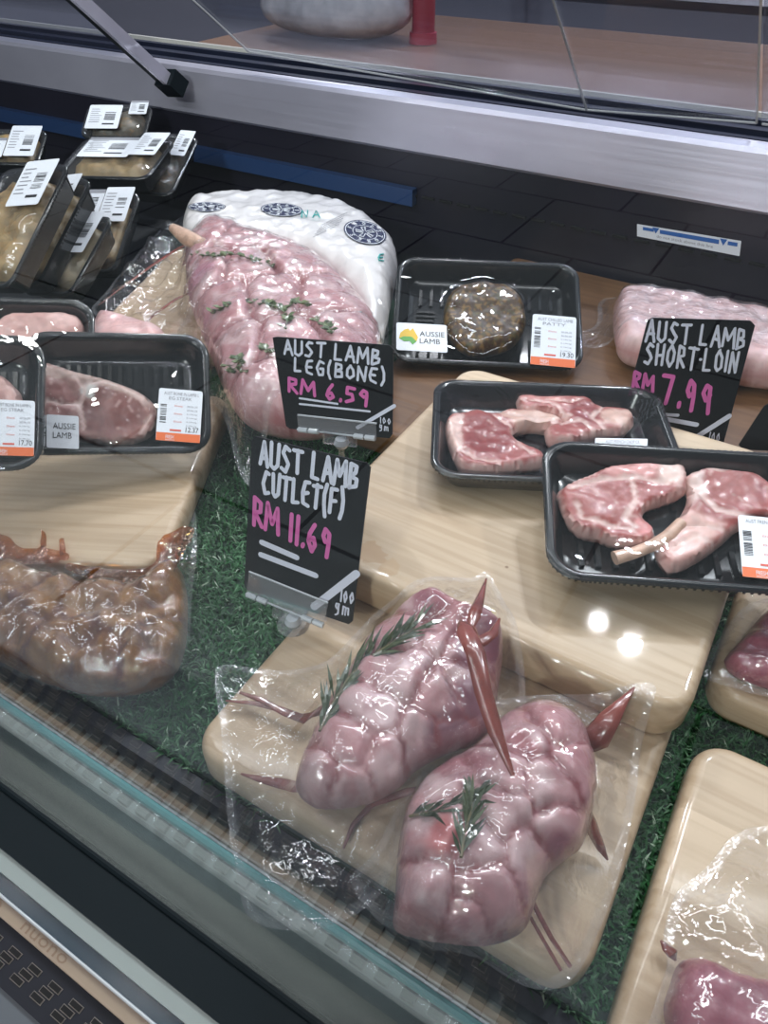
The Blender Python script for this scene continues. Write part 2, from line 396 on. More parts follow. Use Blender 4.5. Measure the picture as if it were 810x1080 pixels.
def sheet(outline, zfn, spacing=.004, mat=None, mb=None, relax=3, lo=None):
    """thin film draped over zfn; relaxed so it tents over gaps"""
    mb = mb or MB(); o = smooth_closed(outline, spacing); V, F = fill(o, spacing); z = zfn(V); zl = z.copy() if lo is None else lo(V)
    E = np.array([(f[i], f[(i+1) % 3]) for f in F for i in range(3)])
    for _ in range(relax):
        acc = np.zeros(len(V)); cnt = np.zeros(len(V))
        np.add.at(acc, E[:, 0], z[E[:, 1]]); np.add.at(cnt, E[:, 0], 1); np.add.at(acc, E[:, 1], z[E[:, 0]]); np.add.at(cnt, E[:, 1], 1)
        z = np.maximum(zl, .5*z+.5*acc/np.maximum(cnt, 1))
    mb.add(np.column_stack([V, z]), F, mat); return mb
def rrect(w, d, r, n=8, cx=0, cy=0):
    p = []
    for k, (sx, sy) in enumerate(((1, 1), (-1, 1), (-1, -1), (1, -1))):
        for j in range(n+1):
            a = math.pi/2*(k+j/n); p.append((cx+sx*(w/2-r)+r*math.cos(a), cy+sy*(d/2-r)+r*math.sin(a)))
    return p
def slab(w, d, z0, z1, r=.02, bev=.006, mb=None, mat=None, n=10):
    mb = mb or MB(); R = []
    prof = [(bev, z0), (bev*.3, z0+bev*.3), (0, z0+bev), (0, z1-bev), (bev*.12, z1-bev*.6), (bev*.35, z1-bev*.25), (bev*.7, z1-bev*.06), (bev*1.15, z1)]
    for ins, z in prof: R.append([(x, y, z) for x, y in rrect(w-2*ins, d-2*ins, max(.001, r-ins), n)])
    mb.rings(R, mat); return mb
_tc = {}
def text_geo(s):
    if s not in _tc:
        cu = bpy.data.curves.new('lettering', 'FONT'); cu.body = s; cu.resolution_u = 2
        o = bpy.data.objects.new('lettering', cu); me = bpy.data.meshes.new_from_object(o)
        v = np.array([tuple(p.co)[:2] for p in me.vertices]) if len(me.vertices) else np.zeros((1, 2))
        f = [tuple(p.vertices) for p in me.polygons]
        v = v-v.min(0); sz = v.max(0)+1e-9; _tc[s] = (v/sz, f, sz[0]/sz[1])
        bpy.data.objects.remove(o); bpy.data.meshes.remove(me); bpy.data.curves.remove(cu)
    return _tc[s]

# hand lettering: strokes on a 1 x 1 letter box
GL = {
 'A': [[(0, 0), (.42, 1), (.9, 0)], [(.15, .35), (.75, .35)]], 'U': [[(0, 1), (.05, .15), (.4, 0), (.75, .2), (.8, 1)]],
 'S': [[(.75, .9), (.35, 1), (.1, .75), (.45, .52), (.7, .28), (.4, 0), (0, .1)]], 'T': [[(0, .97), (.9, 1)], [(.45, .98), (.42, 0)]],
 'L': [[(.05, 1), (0, .02), (.65, .05)]], 'M': [[(0, 0), (.1, 1), (.45, .35), (.85, 1), (.95, 0)]],
 'B': [[(.05, 0), (.1, 1), (.6, .9), (.62, .62), (.15, .5), (.75, .42), (.72, .1), (.05, 0)]], 'E': [[(.7, 1), (.2, .95), (.02, .5), (.1, .08), (.7, 0)], [(.05, .5), (.6, .53)]],
 'G': [[(.75, .9), (.35, 1), (.02, .5), (.25, .02), (.7, .08), (.75, .45), (.4, .45)]], '(': [[(.45, 1.15), (.1, .7), (.1, .25), (.45, -.15)]],
 ')': [[(.05, 1.15), (.4, .7), (.4, .25), (.05, -.15)]], 'O': [[(.4, 1), (.05, .7), (.05, .25), (.4, 0), (.75, .25), (.75, .72), (.4, 1)]],
 'N': [[(0, 0), (.08, 1), (.7, .02), (.8, 1)]], 'R': [[(.05, 0), (.1, 1), (.65, .92), (.65, .6), (.12, .48), (.8, 0)]],
 'C': [[(.75, .9), (.35, 1), (.02, .5), (.3, .02), (.75, .1)]], 'F': [[(.05, 0), (.1, 1), (.75, 1)], [(.08, .55), (.6, .55)]],
 'H': [[(.05, 0), (.1, 1)], [(.7, 0), (.75, 1)], [(.08, .5), (.72, .52)]], 'I': [[(.2, 0), (.22, 1)]],
 '1': [[(.2, 0), (.22, 1)]], '6': [[(.55, 1), (.15, .6), (.05, .25), (.35, 0), (.65, .22), (.45, .48), (.08, .3)]],
 '9': [[(.6, .65), (.3, .5), (.08, .72), (.3, 1), (.62, .9), (.62, .5), (.55, 0)]], '5': [[(.7, 1), (.15, .97), (.12, .58), (.55, .55), (.65, .2), (.1, 0)]],
 '7': [[(.02, 1), (.7, .98), (.25, 0)]], '.': [[(.15, .02), (.2, .1)]], '-': [[(.1, .45), (.3, .45)]], '0': [[(.35, 1), (.05, .6), (.3, 0), (.65, .4), (.35, 1)]],
 'g': [[(.55, .8), (.2, .85), (.08, .45), (.35, .3), (.55, .8), (.55, -.1), (.1, -.25)]], 'm': [[(0, 0), (.05, .75), (.35, .7), (.38, 0), (.4, .6), (.75, .7), (.78, 0)]],
}
GWD = {'I': .45, '1': .45, '.': .38, '(': .6, ')': .6, '-': .42, ' ': .55, 'M': 1.15, 'T': 1.0, 'm': .95}
def stroke(mb, pts, wd, z, mat):
    """one paint-pen line: a flat ribbon with round ends"""
    pts = [np.array(p, float) for p in pts]
    for a, b in zip(pts[:-1], pts[1:]):
        t = b-a; L = np.linalg.norm(t); t = t/(L+1e-12); n = np.array((-t[1], t[0]))*wd/2
        mb.add([(*(a-n), z), (*(b-n), z), (*(b+n), z), (*(a+n), z)], [(0, 1, 2, 3)], mat)
    for p in pts:
        mb.add([(p[0]+wd/2*math.cos(k*math.pi/4), p[1]+wd/2*math.sin(k*math.pi/4), z+.00003) for k in range(8)], [tuple(range(8))], mat)
def handwrite(mb, s, o, dx, dy, wd, z, mat, jit=.05):
    """o: lower left, dx: advance vector of the whole string, dy: letter height vector"""
    tot = sum(GWD.get(c, .92) for c in s); x = 0; o = np.array(o); dx = np.array(dx); dy = np.array(dy)
    for c in s:
        w = GWD.get(c, .92)
        for st in GL.get(c, []):
            j = [(random.uniform(-jit, jit), random.uniform(-jit, jit)) for _ in st]
            stroke(mb, [o+dx*((x+(px+a)*w*.82)/tot)+dy*(py+b) for (px, py), (a, b) in zip(st, j)], wd, z, mat)
        x += w

# label sticker drawn in its own unit square (u right, v up)
def label_part(name, quad, z, parent, kind, lines=(), price='', label=None):
    TL, TR, BL = (np.array(q) for q in quad); ux = TR-TL; uy = TL-BL; mb = MB()
    P = lambda u, v, h=0: (*(BL+ux*u+uy*v), z+h)
    def rect(u0, v0, u1, v1, mat, h): mb.add([P(u0, v0, h), P(u1, v0, h), P(u1, v1, h), P(u0, v1, h)], [(0, 1, 2, 3)], mat)
    def txt(s, u0, v0, u1, v1, mat, h=.00035):
        v, f, asp = text_geo(s); mb.add([P(u0+(u1-u0)*a, v0+(v1-v0)*b, h) for a, b in v], f, mat)
    c = rrect(1, 1, .05, 4, .5, .5)
    t = .00012
    mb.rings([[P(u, v, 0) for u, v in c], [P(u, v, t) for u, v in c]], M['paper'], cap0=False)
    if kind == 'price':
        rect(0.005, .0, .995, .155, M['orange'], .0002)
        txt('FRESH', .22, .045, .40, .11, M['paper']); txt('market', .22, .01, .42, .04, M['paper'])
        for k, s in enumerate(lines): txt(s, .12+.12*k, .88-.09*k, .92-.16*k, .94-.09*k, M['grey_ink'])
        y = .34
        for k in range(17):
            b = .34+k*.024
            if random.random() < .8: rect(.06, b, .2, b+random.uniform(.007, .019), M['black_ink'], .0003)
        for k in range(6):
            txt('20.06.25' if k < 2 else '0.194 kg', .66, .66-k*.075, .9, .695-k*.075, M['grey_ink'])
            if k % 2 == 0: txt('Date', .38, .66-k*.075, .56, .69-k*.075, M['red_ink'])
        rect(.3, .19, .56, .225, M['red_ink'], .0003)
        txt(price, .66, .185, .95, .28, M['black_ink'])
    elif kind == 'plain':
        rect(.0, .86, 1, 1.0, M['grey_ink'], .0002) if lines == 'banded' else None
        for k in range(12):
            b = .36+k*.03
            if random.random() < .85: rect(.52, b, .84, b+random.uniform(.008, .022), M['black_ink'], .0003)
        for k in range(7):
            rect(.08, .8-k*.09, .25+random.uniform(.05, .2), .825-k*.09, M['grey_ink'], .0003)
        rect(.5, .16, .85, .22, M['black_ink'], .0003)
    elif kind == 'brand':
        txt('AUSSIE', .46, .54, .95, .72, M['black_ink']); txt('LAMB', .46, .28, .86, .46, M['black_ink'])
        mp = np.array([(.05, .42), (.08, .62), (.16, .75), (.24, .80), (.27, .72), (.33, .82), (.38, .66), (.43, .5), (.40, .34), (.32, .22), (.26, .34), (.15, .32)])
        def fanp(pts, mat, h): mb.add([P(*p, h) for p in pts], [tuple(reversed(range(len(pts))))] if False else [tuple(range(len(pts)))], mat)
        fanp(mp[::-1], M['gold_ink'], .0003)
        fanp(np.array([(.05, .42), (.15, .32), (.26, .34), (.32, .22), (.40, .34), (.30, .5), (.15, .5)]), M['green_ink'], .0004)
    elif kind == 'brandtext':
        txt('AUSSIE', .2, .58, .9, .76, M['black_ink']); txt('LAMB', .2, .3, .78, .48, M['black_ink'])
    elif kind == 'strip':
        txt(lines[0], .2, .3, .85, .75, M['grey_ink'])
    o = mb.build(name, M['paper'], parent, smooth=False)
    if label: o['label'] = label
    return o

# ------------------------------------------------------------------ the shop: floor, walls
GLY = 0.072          # the front glass of the case stands in this plane
m, nt, out = newmat('pale_floor_tile'); p = pbsdf(nt, out, (.6, .62, .62), .07)
bt = N(nt, 'ShaderNodeTexBrick', offset=.5); bt.inputs['Scale'].default_value = 1.0; bt.inputs['Mortar Size'].default_value = .006
bt.inputs['Brick Width'].default_value = .6; bt.inputs['Row Height'].default_value = .6; bt.inputs['Color1'].default_value = (.27, .30, .305, 1); bt.inputs['Color2'].default_value = (.25, .28, .285, 1); bt.inputs['Mortar'].default_value = (.01, .01, .01, 1)
tc = N(nt, 'ShaderNodeTexCoord'); mp = N(nt, 'ShaderNodeMapping'); mp.inputs['Location'].default_value = (.79+.6, .18+.6, 0)
nt.links.new(tc.outputs['Object'], mp.inputs[0]); nt.links.new(mp.outputs[0], bt.inputs[0]); nt.links.new(bt.outputs[0], p.inputs['Base Color'])
fl = MB().add([(-4, -4, -.69), (3, -4, -.69), (3, 4, -.69), (-4, 4, -.69)], [(0, 1, 2, 3)]).build('floor', m, smooth=False); fl['kind'] = 'structure'
wallm = simple('workroom_wall', (.40, .39, .48), .6, var=.25, vscale=2)
MB().box((-.5, 3.2, 1.1), (9, .06, 3.6), None).build('wall_back', wallm, smooth=False)['kind'] = 'structure'

# ------------------------------------------------------------------ refrigerated case
X0, X1 = -3.2, 0.9
case = thing('refrigerated_display_case', 'long refrigerated meat counter with upright glass front and steel rear lip', 'display case', flat(0, 0, -.69))
def part(name, mb, mat, label=None, smooth=True):
    for i in range(len(mb.v)): mb.v[i] = (mb.v[i][0], mb.v[i][1], mb.v[i][2]+.69)
    o = mb.build(name, mat, case, smooth=smooth)
    if label: o['label'] = label
    return o
def xb(y0, y1, z0, z1, mat=None, mb=None, x0=X0, x1=X1):
    mb = mb or MB(); return mb.box(((x0+x1)/2, (y0+y1)/2, (z0+z1)/2), (x1-x0, y1-y0, z1-z0), mat)
part('deck', xb(.137, .955, -.03, -.004), M['case_black'], smooth=False)
part('base_cabinet', xb(.03, 1.0, -.69, -.06), M['case_black'], smooth=False)
# rear panel with vents
part('rear_panel', xb(.955, .975, -.03, .150), simple('panel_black', (.014, .013, .022), .3, var=.3, vscale=5), smooth=False)
mb = MB()
for x in np.arange(-1.2, .6, .028): mb.box((x, .9537, .085), (.019, .004, .0035))
part('vent_slots', mb, simple('vent_void', (.002, .002, .003), .8), smooth=False)
part('ledge', xb(.942, .955, .073, .096, x0=-2.6, x1=-.52), simple('blue_ledge', (.018, .05, .14), .35, coat=.4), 'blue ledge along the rear panel', smooth=False)
# steel lip
m, nt, out = newmat('brushed_steel'); p = pbsdf(nt, out, (.80, .77, .88), .36, .6)
v = tex(nt, (2, 300, 300)); f = noise(nt, v, 1, 3); nt.links.new(ramp(nt, f, [(.3, (.28,)*3), (.7, (.42,)*3)]), p.inputs['Roughness'])
f2 = noise(nt, tex(nt, (4, 8, 8)), 1, 5); nt.links.new(ramp(nt, f2, [(.3, (.56, .54, .64)), (.7, (.76, .73, .84))]), p.inputs['Base Color'])
p.inputs['Anisotropic'].default_value = .8; p.inputs['Anisotropic Rotation'].default_value = 0.0
tg = N(nt, 'ShaderNodeTangent', direction_type='RADIAL', axis='X'); nt.links.new(tg.outputs[0], p.inputs['Tangent'])
M['steel'] = m
lip = MB(); prof = [(.985, .141), (.955, .141), (.951, .145), (.953, .203), (.957, .208), (.985, .208)]
V = [(x, y, z) for x in (X0, X1) for y, z in prof]; n = len(prof)
lip.add(V, [(i, i+n, (i+1) % n+n, (i+1) % n) for i in range(n)]+[tuple(range(n)), tuple(reversed(range(n, 2*n)))])
part('steel_lip', lip, M['steel'], 'brushed steel lip', smooth=False)
tr = MB()
for k in range(4):
    y = .995+k*.024; xb(y, y+.012, .172, .207+(k % 2)*.004, None, tr)
xb(.975, 1.115, .15, .180, None, tr)
part('door_track', tr, simple('dark_track', (.012, .016, .035), .3), smooth=False)
part('track_edge', xb(1.092, 1.098, .172, .214), M['pale_edge'], smooth=False)
# rear doors: glass leaning 45 degrees towards the customer side
def RP(px, py, k=1.21):          # where the eye's ray meets the leaning rear-glass plane
    d = ray(px, py); t = (k-H)/(d[1]+d[2]); return CPOS+d*t
def rear_pane(quad, edges):
    A = [RP(*q) for q in quad]; nrm = np.array((0, 1, 1))/math.sqrt(2)*.005
    mb = MB().add(A+[a+nrm for a in A], [(3, 2, 1, 0), (4, 5, 6, 7), (0, 1, 5, 4), (1, 2, 6, 5), (2, 3, 7, 6), (3, 0, 4, 7)], M['glass_dim'])
    for i in edges:
        a, b = A[i], A[(i+1) % 4]; mb.tube([a+nrm/2, b+nrm/2], .0014, M['pale_edge'], 6)
    part('rear_glass_pane', mb, M['glass_dim'], smooth=False)
rear_pane([(578, -12), (802, -12), (797, 132), (618, 118)], [1, 2, 3])
rear_pane([(190, -10), (577, -12), (617, 118), (262, 56)], [3, 2])
rear_pane([(-300, -60), (70, -12), (175, 80), (-150, 20)], [2])
rear_pane([(806, -12), (1000, -12), (1040, 170), (803, 133)], [2])
a = RP(72, -12, 1.115); b = RP(179, 86, 1.115); t = (b-a)/np.linalg.norm(b-a); nrm = np.array((0, 1, 1))/math.sqrt(2); sd = np.cross(t, nrm)
mb = MB(); mb.box((a+b)/2-sd*.006, (np.linalg.norm(b-a), .020, .016), M['case_dark'], [t, sd, nrm])
mb.box((a+b)/2+sd*.007-nrm*.003, (np.linalg.norm(b-a), .007, .018), M['steel'], [t, sd, nrm])
mb.box(b+t*.004, (.028, .038, .026), M['case_dark'], [t, sd, nrm])
part('door_strut', mb, M['case_dark'], 'dark strut with a pale edge and square foot', smooth=False)
# front: grille, inner glass curb, glass, bumper profile
g = MB(); xb(.092, .137, -.03, -.020, None, g)
part('front_grille_tray', g, simple('grey_green_steel', (.20, .24, .24), .4, metal=.3), smooth=False)
mb = MB()
for x in np.arange(-1.6, .5, .0165): mb.box((x, .118, -.017), (.0085, .026, .005))
part('grille_slats', mb, simple('dark_slot', (.045, .06, .06), .6), smooth=False)
part('turf_edge_trim', xb(.130, .139, -.02, .001), simple('dark_trim', (.035, .04, .05), .35), smooth=False)
part('front_channel', xb(.072, .093, -.03, -.012), simple('olive_steel', (.30, .32, .29), .35, metal=.5), smooth=False)
cz = .012
part('glass_curb', MB().box(((X0+X1)/2, .107, (cz-.018)/2), (X1-X0, .004, cz+.018), M['glass']), M['glass'], smooth=False)
part('glass_curb_edge', MB().tube([(X0, .107, cz), (X1, .107, cz)], .0028, None, 8), M['glass_edge'], 'teal glass edge')
xl = MB()
part('front_glass', MB().box(((X0+X1)/2, GLY, .46), (X1-X0, .0012, .96), M['glass']), M['glass'], smooth=False)
zb = -.006
part('glass_gasket', xb(.044, .0715, -.05, zb), M['case_dark'], smooth=False)
part('gasket_bead', MB().tube([(X0, .070, zb), (X1, .070, zb)], .0022, None, 8), M['case_dark'])
part('bumper_strip', xb(.035, .044, -.05, zb-.002), simple('grey_green_strip', (.20, .235, .22), .4), smooth=False)
part('bumper_face', xb(.027, .035, -.06, zb-.005), simple('blue_black_strip', (.02, .04, .055), .2, coat=.5), smooth=False)
part('steel_bead', MB().tube([(X0, .0265, zb-.004), (X1, .0265, zb-.004)], .0009, None, 8), simple('dull_steel_bead', (.42, .44, .45), .5, metal=.4))
tl = MB(); xb(.019, .0265, -.06, zb-.006, simple('tan_strip', (.22, .165, .11), .4), tl)
for k, s in enumerate(['nuo', 'nonco', 'ono', 'nuono']):
    v, f, asp = text_geo(s)
    x0 = -.42+k*.055
    tl.add([(x0+a*.036, .0205+b*.0045, zb-.0057) for a, b in v], f, simple('brown_letters', (.16, .10, .06), .5))
part('tan_strip', tl, None, 'tan strip with faint brown lettering', smooth=False)
kv = MB(); xb(-.004, .019, -.06, zb-.010, M['case_black'], kv)
vd = simple('vent_hole', (.001, .001, .001), .9); rimm = simple('vent_rim', (.10, .085, .07), .4)
for k, x in enumerate(np.arange(-.60, .0, .0165)):
    for j in range(3):
        y = .003+j*.0042
        kv.box((x+j*.0022, y, zb-.0098), (.0085, .0034, .0006), rimm); kv.box((x+j*.0022, y, zb-.0093), (.0074, .0026, .0006), vd)
part('lower_vent', kv, None, smooth=False)
part('front_panel', xb(-.06, -.004, -.69, zb-.012), simple('grey_painted_steel', (.085, .095, .105), .5, spec=.2), smooth=False)

# small notice on the rear panel
st = thing('warning_sticker', 'narrow white sticker with blue arrows stuck on the black rear panel', 'sticker', Frame((0, .954, .10)))
A = [Wy(672, 236, .9545), Wy(782, 254, .9545), Wy(780, 270, .9545), Wy(672, 249, .9545)]
q = np.array(A)-np.array((0, .954, .10)); mb = MB()
B = lambda u, v, h: q[3]+(q[2]-q[3])*u+(q[0]-q[3])*v*(1-u)+(q[1]-q[2])*v*u+np.array((0, -h, 0))
def rc(u0, v0, u1, v1, mat, h): mb.add([B(u0, v0, h), B(u1, v0, h), B(u1, v1, h), B(u0, v1, h)], [(0, 1, 2, 3)], mat)
rc(0, 0, 1, 1, M['paper'], .0006)
rc(.06, .6, .17, .85, M['blue_ink'], .001); rc(.23, .55, .80, .85, M['blue_ink'], .001); rc(.88, .6, .97, .85, M['blue_ink'], .001)
for u in (.19, .84): mb.add([B(u-.035, .95, .0011), B(u, .5, .0011), B(u+.035, .95, .0011)], [(0, 1, 2)], M['blue_ink'])
v, f, _ = text_geo('do not stock above this line'); mb.add([B(.2+a*.55, .2+b*.22, .001) for a, b in v], f, M['grey_ink'])
mb.build('sticker_face', None, st, smooth=False)

# ------------------------------------------------------------------ behind the case
wt = thing('work_counter', 'orange-brown wooden work counter behind the glass case', 'counter', flat(.3, 1.44, -.69))
MB().box((-.1, 0, .865), (2.7, .62, .03)).build('worktop', M['counter_wood'], wt, smooth=False)
MB().box((-.1, .02, .42), (2.6, .5, .84)).build('cabinet', M['case_black'], wt, smooth=False)
bench = thing('steel_bench', 'long pale steel bench along the back wall of the workroom', 'bench', flat(-1, 2.3, -.69))
MB().box((0, 0, .93), (6.5, .5, .05), M['steel']).build('bench_top', None, bench, smooth=False)
MB().box((0, .03, .45), (6.3, .42, .9)).build('bench_front', simple('blue_grey_steel', (.30, .29, .38), .4), bench, smooth=False)
shf = thing('wall_shelf', 'grey shelf across the workroom wall above the bench', 'shelf', flat(-1, 2.8, .5))
MB().box((0, 0, 0), (6.5, .4, .12)).build('shelf_board', simple('grey_shelf', (.34, .33, .44), .5), shf, smooth=False)
def WZ(px, py, y): return Wy(px, py, y)
bg = thing('plastic_wrap_bundle', 'crumpled bundle of clear plastic wrap on the work counter', 'plastic wrap', Frame((*W(356, 40, .19)[:2], .191)))
lump = Lump([(math.cos(t)*.16, math.sin(t)*.12) for t in np.linspace(0, 2*math.pi, 12, endpoint=False)], .05, .11, .049, .008, nse=.03, seed=4)
lump.mesh(lambda V, c, p: np.ones((len(V), 3))).build('wrap', simple('milky_plastic', (.62, .62, .70), .25, coat=.8, var=.5, vscale=14, bmp=.6), bg)
hk = thing('red_tube', 'red tube standing beside the plastic wrap behind the glass', 'tube', Frame((*W(446, 46, .19)[:2], .197)))
MB().tube([(0, 0, 0), (0, .0, .06), (-.004, .01, .14), (-.01, .02, .26)], [.022, .021, .022, .024], None, 14).build('tube_body', simple('red_plastic', (.36, .03, .05), .35), hk)
MB().tube([(0, 0, -.006), (0, 0, .012)], [.027, .026], None, 14).build('tube_foot', simple('red_foot', (.45, .03, .06), .4), hk)

# ------------------------------------------------------------------ artificial turf
tx0, tx1, ty0, ty1 = -.745, .34, .140, .80
tb = MB().box(((tx0+tx1)/2, (ty0+ty1)/2, -.001), (tx1-tx0, ty1-ty0, .004))
regs = [(-.62, -.16, .140, .52, 34000), (-.02, .30, .140, .50, 30000), (-.74, -.6, .142, .36, 4000)]
for x0, x1, y0, y1, n in regs:
    X = rng.uniform(x0, x1, n); Y = rng.uniform(y0, y1, n); th = rng.uniform(0, 2*np.pi, n); ln = rng.uniform(.004, .011, n); hh = rng.uniform(.004, .009, n); wv = rng.uniform(.0005, .0009, n)
    dx = np.cos(th); dy = np.sin(th); tip = np.stack([X+dx*ln, Y+dy*ln, hh], 1); mid = np.stack([X+dx*ln*.4, Y+dy*ln*.4, hh*.75], 1)
    ox = -dy*wv; oy = dx*wv; b0 = np.stack([X+ox, Y+oy, np.full(n, .0)], 1); b1 = np.stack([X-ox, Y-oy, np.full(n, .0)], 1)
    m0 = mid+np.stack([ox, oy, 0*ox], 1); m1 = mid-np.stack([ox, oy, 0*ox], 1)
    V = np.stack([b0, b1, m1, m0, tip], 1).reshape(-1, 3); i = np.arange(n)*5
    F = [f for k in i for f in ((k, k+1, k+2, k+3), (k+3, k+2, k+4))]
    base = np.array((.018, .088, .026)); c = base*rng.uniform(.4, 1.7, (n, 1))*np.array((1, 1, 1)); r = rng.random(n)
    c[r < .10] = (.14, .27, .15); c[r > .975] = (.40, .50, .38)
    tb.add(V, F, M['turf'], np.repeat(c, 5, 0))
tag(tb.build('artificial_turf', M['turf_base'], smooth=False), 'dark green artificial turf lining the display deck', 'artificial turf', None, 'stuff')

# ------------------------------------------------------------------ boards
ZL, ZU = .035, .070
def board(name, label, fr, w, d, z0, z1, mat, r=.022, group=None, bev=.007):
    o = slab(w, d, z0, z1, r, bev).build(name, mat, None, fr, smooth='all'); return tag(o, label, 'cutting board', group)
board('cutting_board', 'lower pale wooden board under the two tied lamb packs', flat(-.100, .355, 0), .256, .43, .004, ZL, M['maple'])
board('cutting_board', 'stained upper board carrying the two trays of red cutlets', flat(-.113, .44, 0), .289, .298, ZL+.0005, ZU, M['maple_stained'])
board('cutting_board', 'orange-brown wooden board at the back under the herb-crusted patty tray', flat(-.108, .718, 0), .50, .462, .004, ZL-.002, M['brown_wood'], r=.012)
board('cutting_board', 'pale board at lower right carrying a dark red meat bag', flat(.185, .2075, 0), .283, .213, .004, ZL, M['maple'])
board('cutting_board', 'small film-wrapped board at the right under the raw red steak', flat(.145, .425, 0), .21, .145, .004, .034, M['maple'], r=.02)
board('cutting_board', 'pale board at left below the tray of lamb steak', flat(-.537, .292, 0, 27.4), .285, .25, .004, .031, M['maple'])
board('cutting_board', 'pale board mostly hidden under the vacuum-packed lamb leg', flat(-.60, .655, 0, 21), .30, .27, .004, .034, M['maple'])

# ------------------------------------------------------------------ trays under wrap
def tray_body(w, d, dep=.026, ins=.013, r=.022):
    mb = MB(); P = lambda i, z, rr=None: [(x, y, z) for x, y in rrect(w-2*i, d-2*i, max(.004, r-i*.6), 8)]
    R = [P(ins+.006, -dep), P(ins, -dep+.003), P(.004, -.004), P(.0008, -.003), P(0, -.0012), P(.0012, 0), P(.004, .0006), P(.0062, -.0006), P(.0078, -.004), P(ins+.002, -dep+.0045), P(ins+.007, -dep+.0025)]
    mb.rings(R)
    iw, idp = w-2*ins-.018, d-2*ins-.018
    for k in range(13):                                     # raised ribs and channels of the tray floor
        x = -iw/2+iw*(k+.5)/13
        for sy in (-1, 1):
            mb.box((x, sy*idp*.34, -dep+.0034), (.0035, idp*.26, .0022))
    for sx in (-1, 1):
        for k in range(5): mb.box((sx*iw*.42, -idp*.12+k*idp*.06, -dep+.0034), (iw*.13, .0028, .0022))
        mb.tube([(sx*iw*.2, -idp*.1, -dep+.003), (sx*iw*.2, idp*.1, -dep+.003)], .002, None, 6)
    for x, y in rrect(w*.3, d*.2, .008, 4): mb.box((x, y, -dep+.0034), (.004, .003, .002))
    n = 70
    pr = rrect(w-.002, d-.002, r, 8); pr = np.array(pr); per = smooth_closed(pr, .0042)
    for x, y in per: mb.box((x, y, -.0022), (.0016, .0016, .003))     # knurled rim
    return mb
def tray_thing(name, label, cat, pose, film_top=None, dep=.026, group=None, filmm=None):
    c, ex, ey, w, d = pose; fr = Frame(c, ex, ey)
    base = Frame(np.array(c)-fr.ez*dep, ex, ey)
    t = thing(name, label, cat, base, group)
    body = tray_body(w, d, dep); sh = lambda mb: [mb.v.__setitem__(i, (a, b, z+dep)) for i, (a, b, z) in enumerate(mb.v)]
    sh(body); body.build('tray', M['black_plastic'], t)
    out = [(x, y) for x, y in rrect(w-.001, d-.001, .022, 6)]
    def fz(P):
        e = sdist(P, np.array(out)); z = -.0035*sstep(e, 0, .05)+.0012+ridged(P, 26, w*31)*.0012*sstep(e, .0, .02)
        if film_top is not None: z = np.maximum(z, film_top(P)+.0012)
        return z
    f = sheet(out, fz, .005, relax=3, lo=(lambda P: (film_top(P)+.0008 if film_top is not None else np.full(len(P), -9.)))); sh(f)
    # skirt of wrap round the rim
    k = smooth_closed(np.array(out), .006); n = len(k)
    f.add([(x, y, dep+.0012) for x, y in k]+[(x*1.006, y*1.006, dep-.006) for x, y in k]+[(x*.93, y*.92, .003) for x, y in k],
          [(i, i+n, (i+1) % n+n, (i+1) % n) for i in range(n)]+[(i+n, i+2*n, (i+1) % n+2*n, (i+1) % n+n) for i in range(n)])
    f.build('wrap_film', filmm or M['tray_film'], t, smooth='all')
    return t, fr, base
def chop(name, label, cat, fr, outline, zones, zmid=-.012, top=.008, bot=.009, base=(.36, .085, .075), rim=(.66, .40, .36), mat='cutlet', group=None, bones=(), R=.0055, seed=1, nse=.0015, seams=(), rimw=.0035, lim=(.9, .9)):
    """a cut of meat traced on the plane of its tray: lean, fat and bone keep their own colours"""
    O = fr.locs(outline, zmid); lim = getattr(fr, 'wd', lim); O = np.clip(O, [-lim[0]/2+.011, -lim[1]/2+.011], [lim[0]/2-.011, lim[1]/2-.011]); L = Lump(O, zmid, top, bot, .0026, R=R, nse=nse, seed=seed)
    Z = [(fr.locs(z, zmid), c, s) for z, c, s in zones]
    SM = [(np.clip(fr.locs(z, zmid), [-lim[0]/2, -lim[1]/2], [lim[0]/2, lim[1]/2]), w) for z, w in seams]
    if True:
        zt0 = L.ztop; L.ztop = lambda P: zt0(P)-sum((.0012*np.exp(-(polyd(P, q)/w)**2) for q, w in SM), np.zeros(len(P)))+.0011*nz(P, 95, seed+4, 3)*sstep(sdist(P, L.out), 0, .006)
    def col(V, cr, pr):
        C = np.tile(np.array(base, float), (len(V), 1)); wob = nz(V, 130, seed, 3)*.002
        C = blend(C, rim, 1-sstep(seg_dist(V, L.out)+wob, rimw*.5, rimw))
        for z, c, s in Z: C = blend(C, c, sstep(sdist(V, z)+wob, -s, s))
        for q, w in SM: C = blend(C, FAT, .85*(1-sstep(polyd(V, q)+wob*.5, w*.5, w*1.2)))
        n = ridged(V, 45, seed+3); C = blend(C, (.74, .52, .48), (n > .88)*.45)
        return C*(1+.18*nz(V, 220, seed+1, 2))[:, None]
    o0 = Frame(fr.o+fr.ez*0, fr.ex, fr.ey)
    if bones:
        t = thing(name, label, cat, o0, group); L.mesh(col).build('meat', M[mat], t)
        for b, r in bones:
            P = fr.locs(b, zmid); MB().tube([(*p, zmid+.006) for p in P], r, None, 10, flatten=.8).build('bone', M['bone'], t)
    else:
        mb = L.mesh(col); o = mb.build(name, M[mat], None, o0); tag(o, label, cat, group)
    return L
T1 = ([-0.2846, 0.6928, 0.0762], [0.8904, 0.4549, -0.0134], [-0.4111, 0.8167, 0.4048], 0.205, 0.146)
T2 = ([-0.1349, 0.4928, 0.0945], [0.8932, 0.4491, 0.0], [-0.4495, 0.8914, 0.0], 0.1977, 0.1408)
